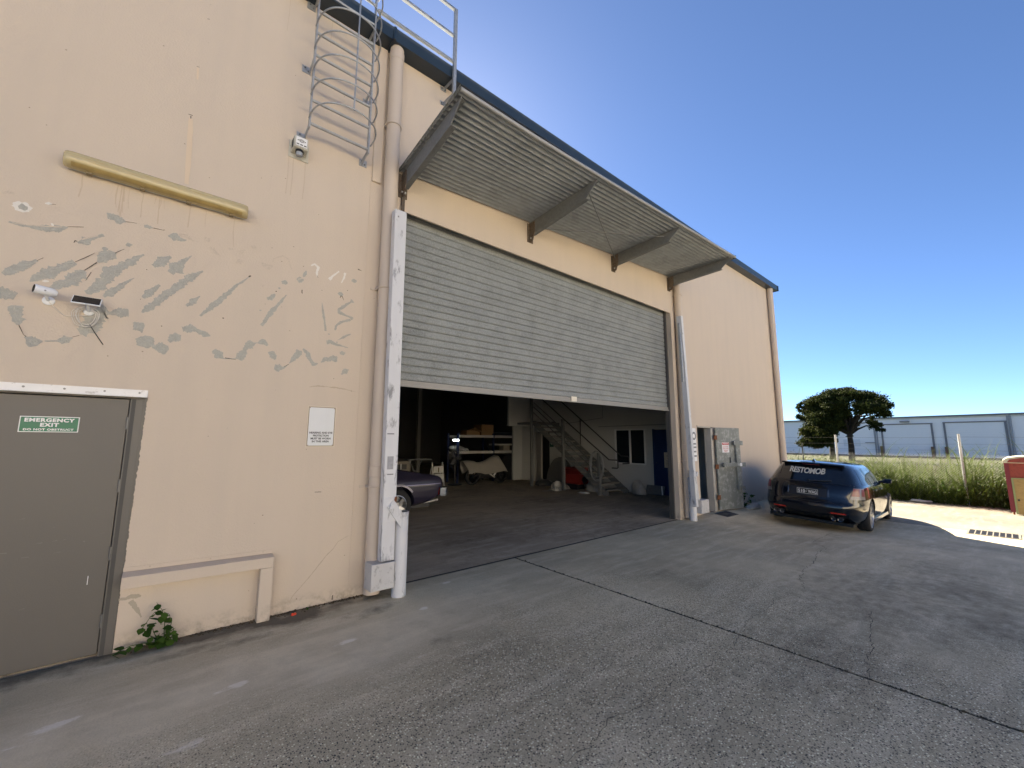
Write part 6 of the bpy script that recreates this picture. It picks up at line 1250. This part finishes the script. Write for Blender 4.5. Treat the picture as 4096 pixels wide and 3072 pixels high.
# ============================================================= FAR SHED
fs = thing('far_shed', 'long pale blue-grey warehouse with roller doors beyond the field', 'building', (82, 10, -.5))
P0, P1 = onZ(4096, 1650, 5.33), onZ(3121, 1684, 5.33); P0.z = P1.z = 0; dS = (P0-P1).normalized(); nS = Vector((dS.y, -dS.x, 0)); 
if nS.x > 0: nS = -nS
fsM = frame(Vector((P1.x, P1.y, -.55)), dS, (0, 0, 1))
if (fsM.to_3x3() @ Vector((0, 0, 1))).dot(nS) < 0: raise Exception('flip')
HT = 5.88
def fpx(px, py):
    d = ray(px, py); o_ = fsM.translation; t = (o_-CAM).dot(nS)/d.dot(nS); q = fsM.inverted() @ (CAM+d*t); return q.x, q.y
SHB = mat('pale_shed_wall', (.80, .81, .84), .6, var=.05, vs=.6); SHD = mat('shed_door', (.76, .78, .82), .5, var=.04); SHR = mat('shed_fascia', (.16, .17, .19), .6)
def fbox(x0, x1, y0, y1, t0, t1, name, m, parent=fs): return MB().prism([(x0, y0), (x1, y0), (x1, y1), (x0, y1)], fsM @ Matrix.Translation((0, 0, t0)), t1-t0).build(name, m, parent)
fbox(-30, 75, -.3, HT-.22, -14, 0, 'wall', SHB); fbox(-30.3, 75.3, HT-.22, HT, -14.2, .25, 'fascia', SHR); fbox(-30, 75, HT-.42, HT-.22, .01, .06, 'wall_band', mat('shed_band', (.60, .61, .62), .6))
fbox(-30, 75, -.3, .25, .16, .22, 'plinth', mat('shed_plinth', (.06, .065, .075), .8))  # dark strip drawn along the foot of the shed wall
def z9(x, y): return (3050+x*.4729, 1500+y*.4729)
for a, c_ in (((1005, 425), (1445, 690)), ((1535, 408), (2070, 690))):
    x0, y1 = fpx(*z9(*a)); x1 = fpx(*z9(c_[0]-15, a[1]))[0]
    d_ = fbox(x0, x1, -.1, y1, .02, .05, 'roller_door', SHD)
    for k in range(int(y1/.28)): fbox(x0+.05, x1-.05, k*.28, k*.28+.05, .052, .075, 'door_rib', SHB, d_)
    for xe in (x0, x1): fbox(xe-.10, xe+.10, -.1, y1, .055, .14, 'door_guide', mat('shed_guide', (.17, .18, .21), .7), d_)  # dark strips paint the recess shading at the door edges
    fbox(x0-.12, x1+.12, y1, y1+.16, .02, .12, 'door_head', mat('shed_trim', (.22, .21, .21), .7), d_)
for x in (955, 975, 2100, 2125):
    u = fpx(*z9(x, 550))[0]; fbox(u-.07, u+.07, -.2, HT-.3, .02, .16, 'downpipe', mat('shed_pipe', (.30, .32, .36), .6))
x0, y0 = fpx(*z9(690, 600)); x1, y1 = fpx(*z9(825, 545)); wv_ = fbox(x0, x1, y0, y1, .02, .06, 'window', mat('shed_window', (.62, .66, .72), .3))
x0, y0 = fpx(*z9(890, 640)); x1, y1 = fpx(*z9(950, 575)); fbox(x0, x1, -.1, y1, .02, .06, 'side_door', SHD); fbox(x0-.1, x1+.1, y1, y1+.1, .02, .3, 'door_hood', SHR)
x0, y0 = fpx(*z9(1205, 395)); fbox(x0-.5, x0+.5, y0-.12, y0+.12, .06, .4, 'flood_light', mat('lamp_grey', (.25, .25, .26), .5))
for x in (1020, 1450, 1567):
    u = fpx(*z9(x, 650))[0]; fbox(u-.13, u+.13, -.2, 1.6, .25, .5, 'guard_bollard', mat('orange_bollard', (.16, .085, .05), .7))
# pale sheds behind the photographer, seen only as reflections in the wagon
op = thing('opposite_shed', 'pale shed across the yard seen only in reflections', 'building', (4, -24, 0))
MB().box((-35, -36, -.3), (30, -24, 8)).build('wall', mat('opposite_wall', (.72, .67, .58), .7, var=.05, vs=.5), op)
MB().box((-35.4, -36.4, 8), (30.4, -23.7, 8.3)).build('roof', SHR, op)
for x in (-20, -8, 4, 16): MB().box((x, -23.98, 0), (x+5, -23.93, 4.5)).build('roller_door', SHD, op)
for o in bpy.data.objects:
    if '_w' in o: del o['_w']
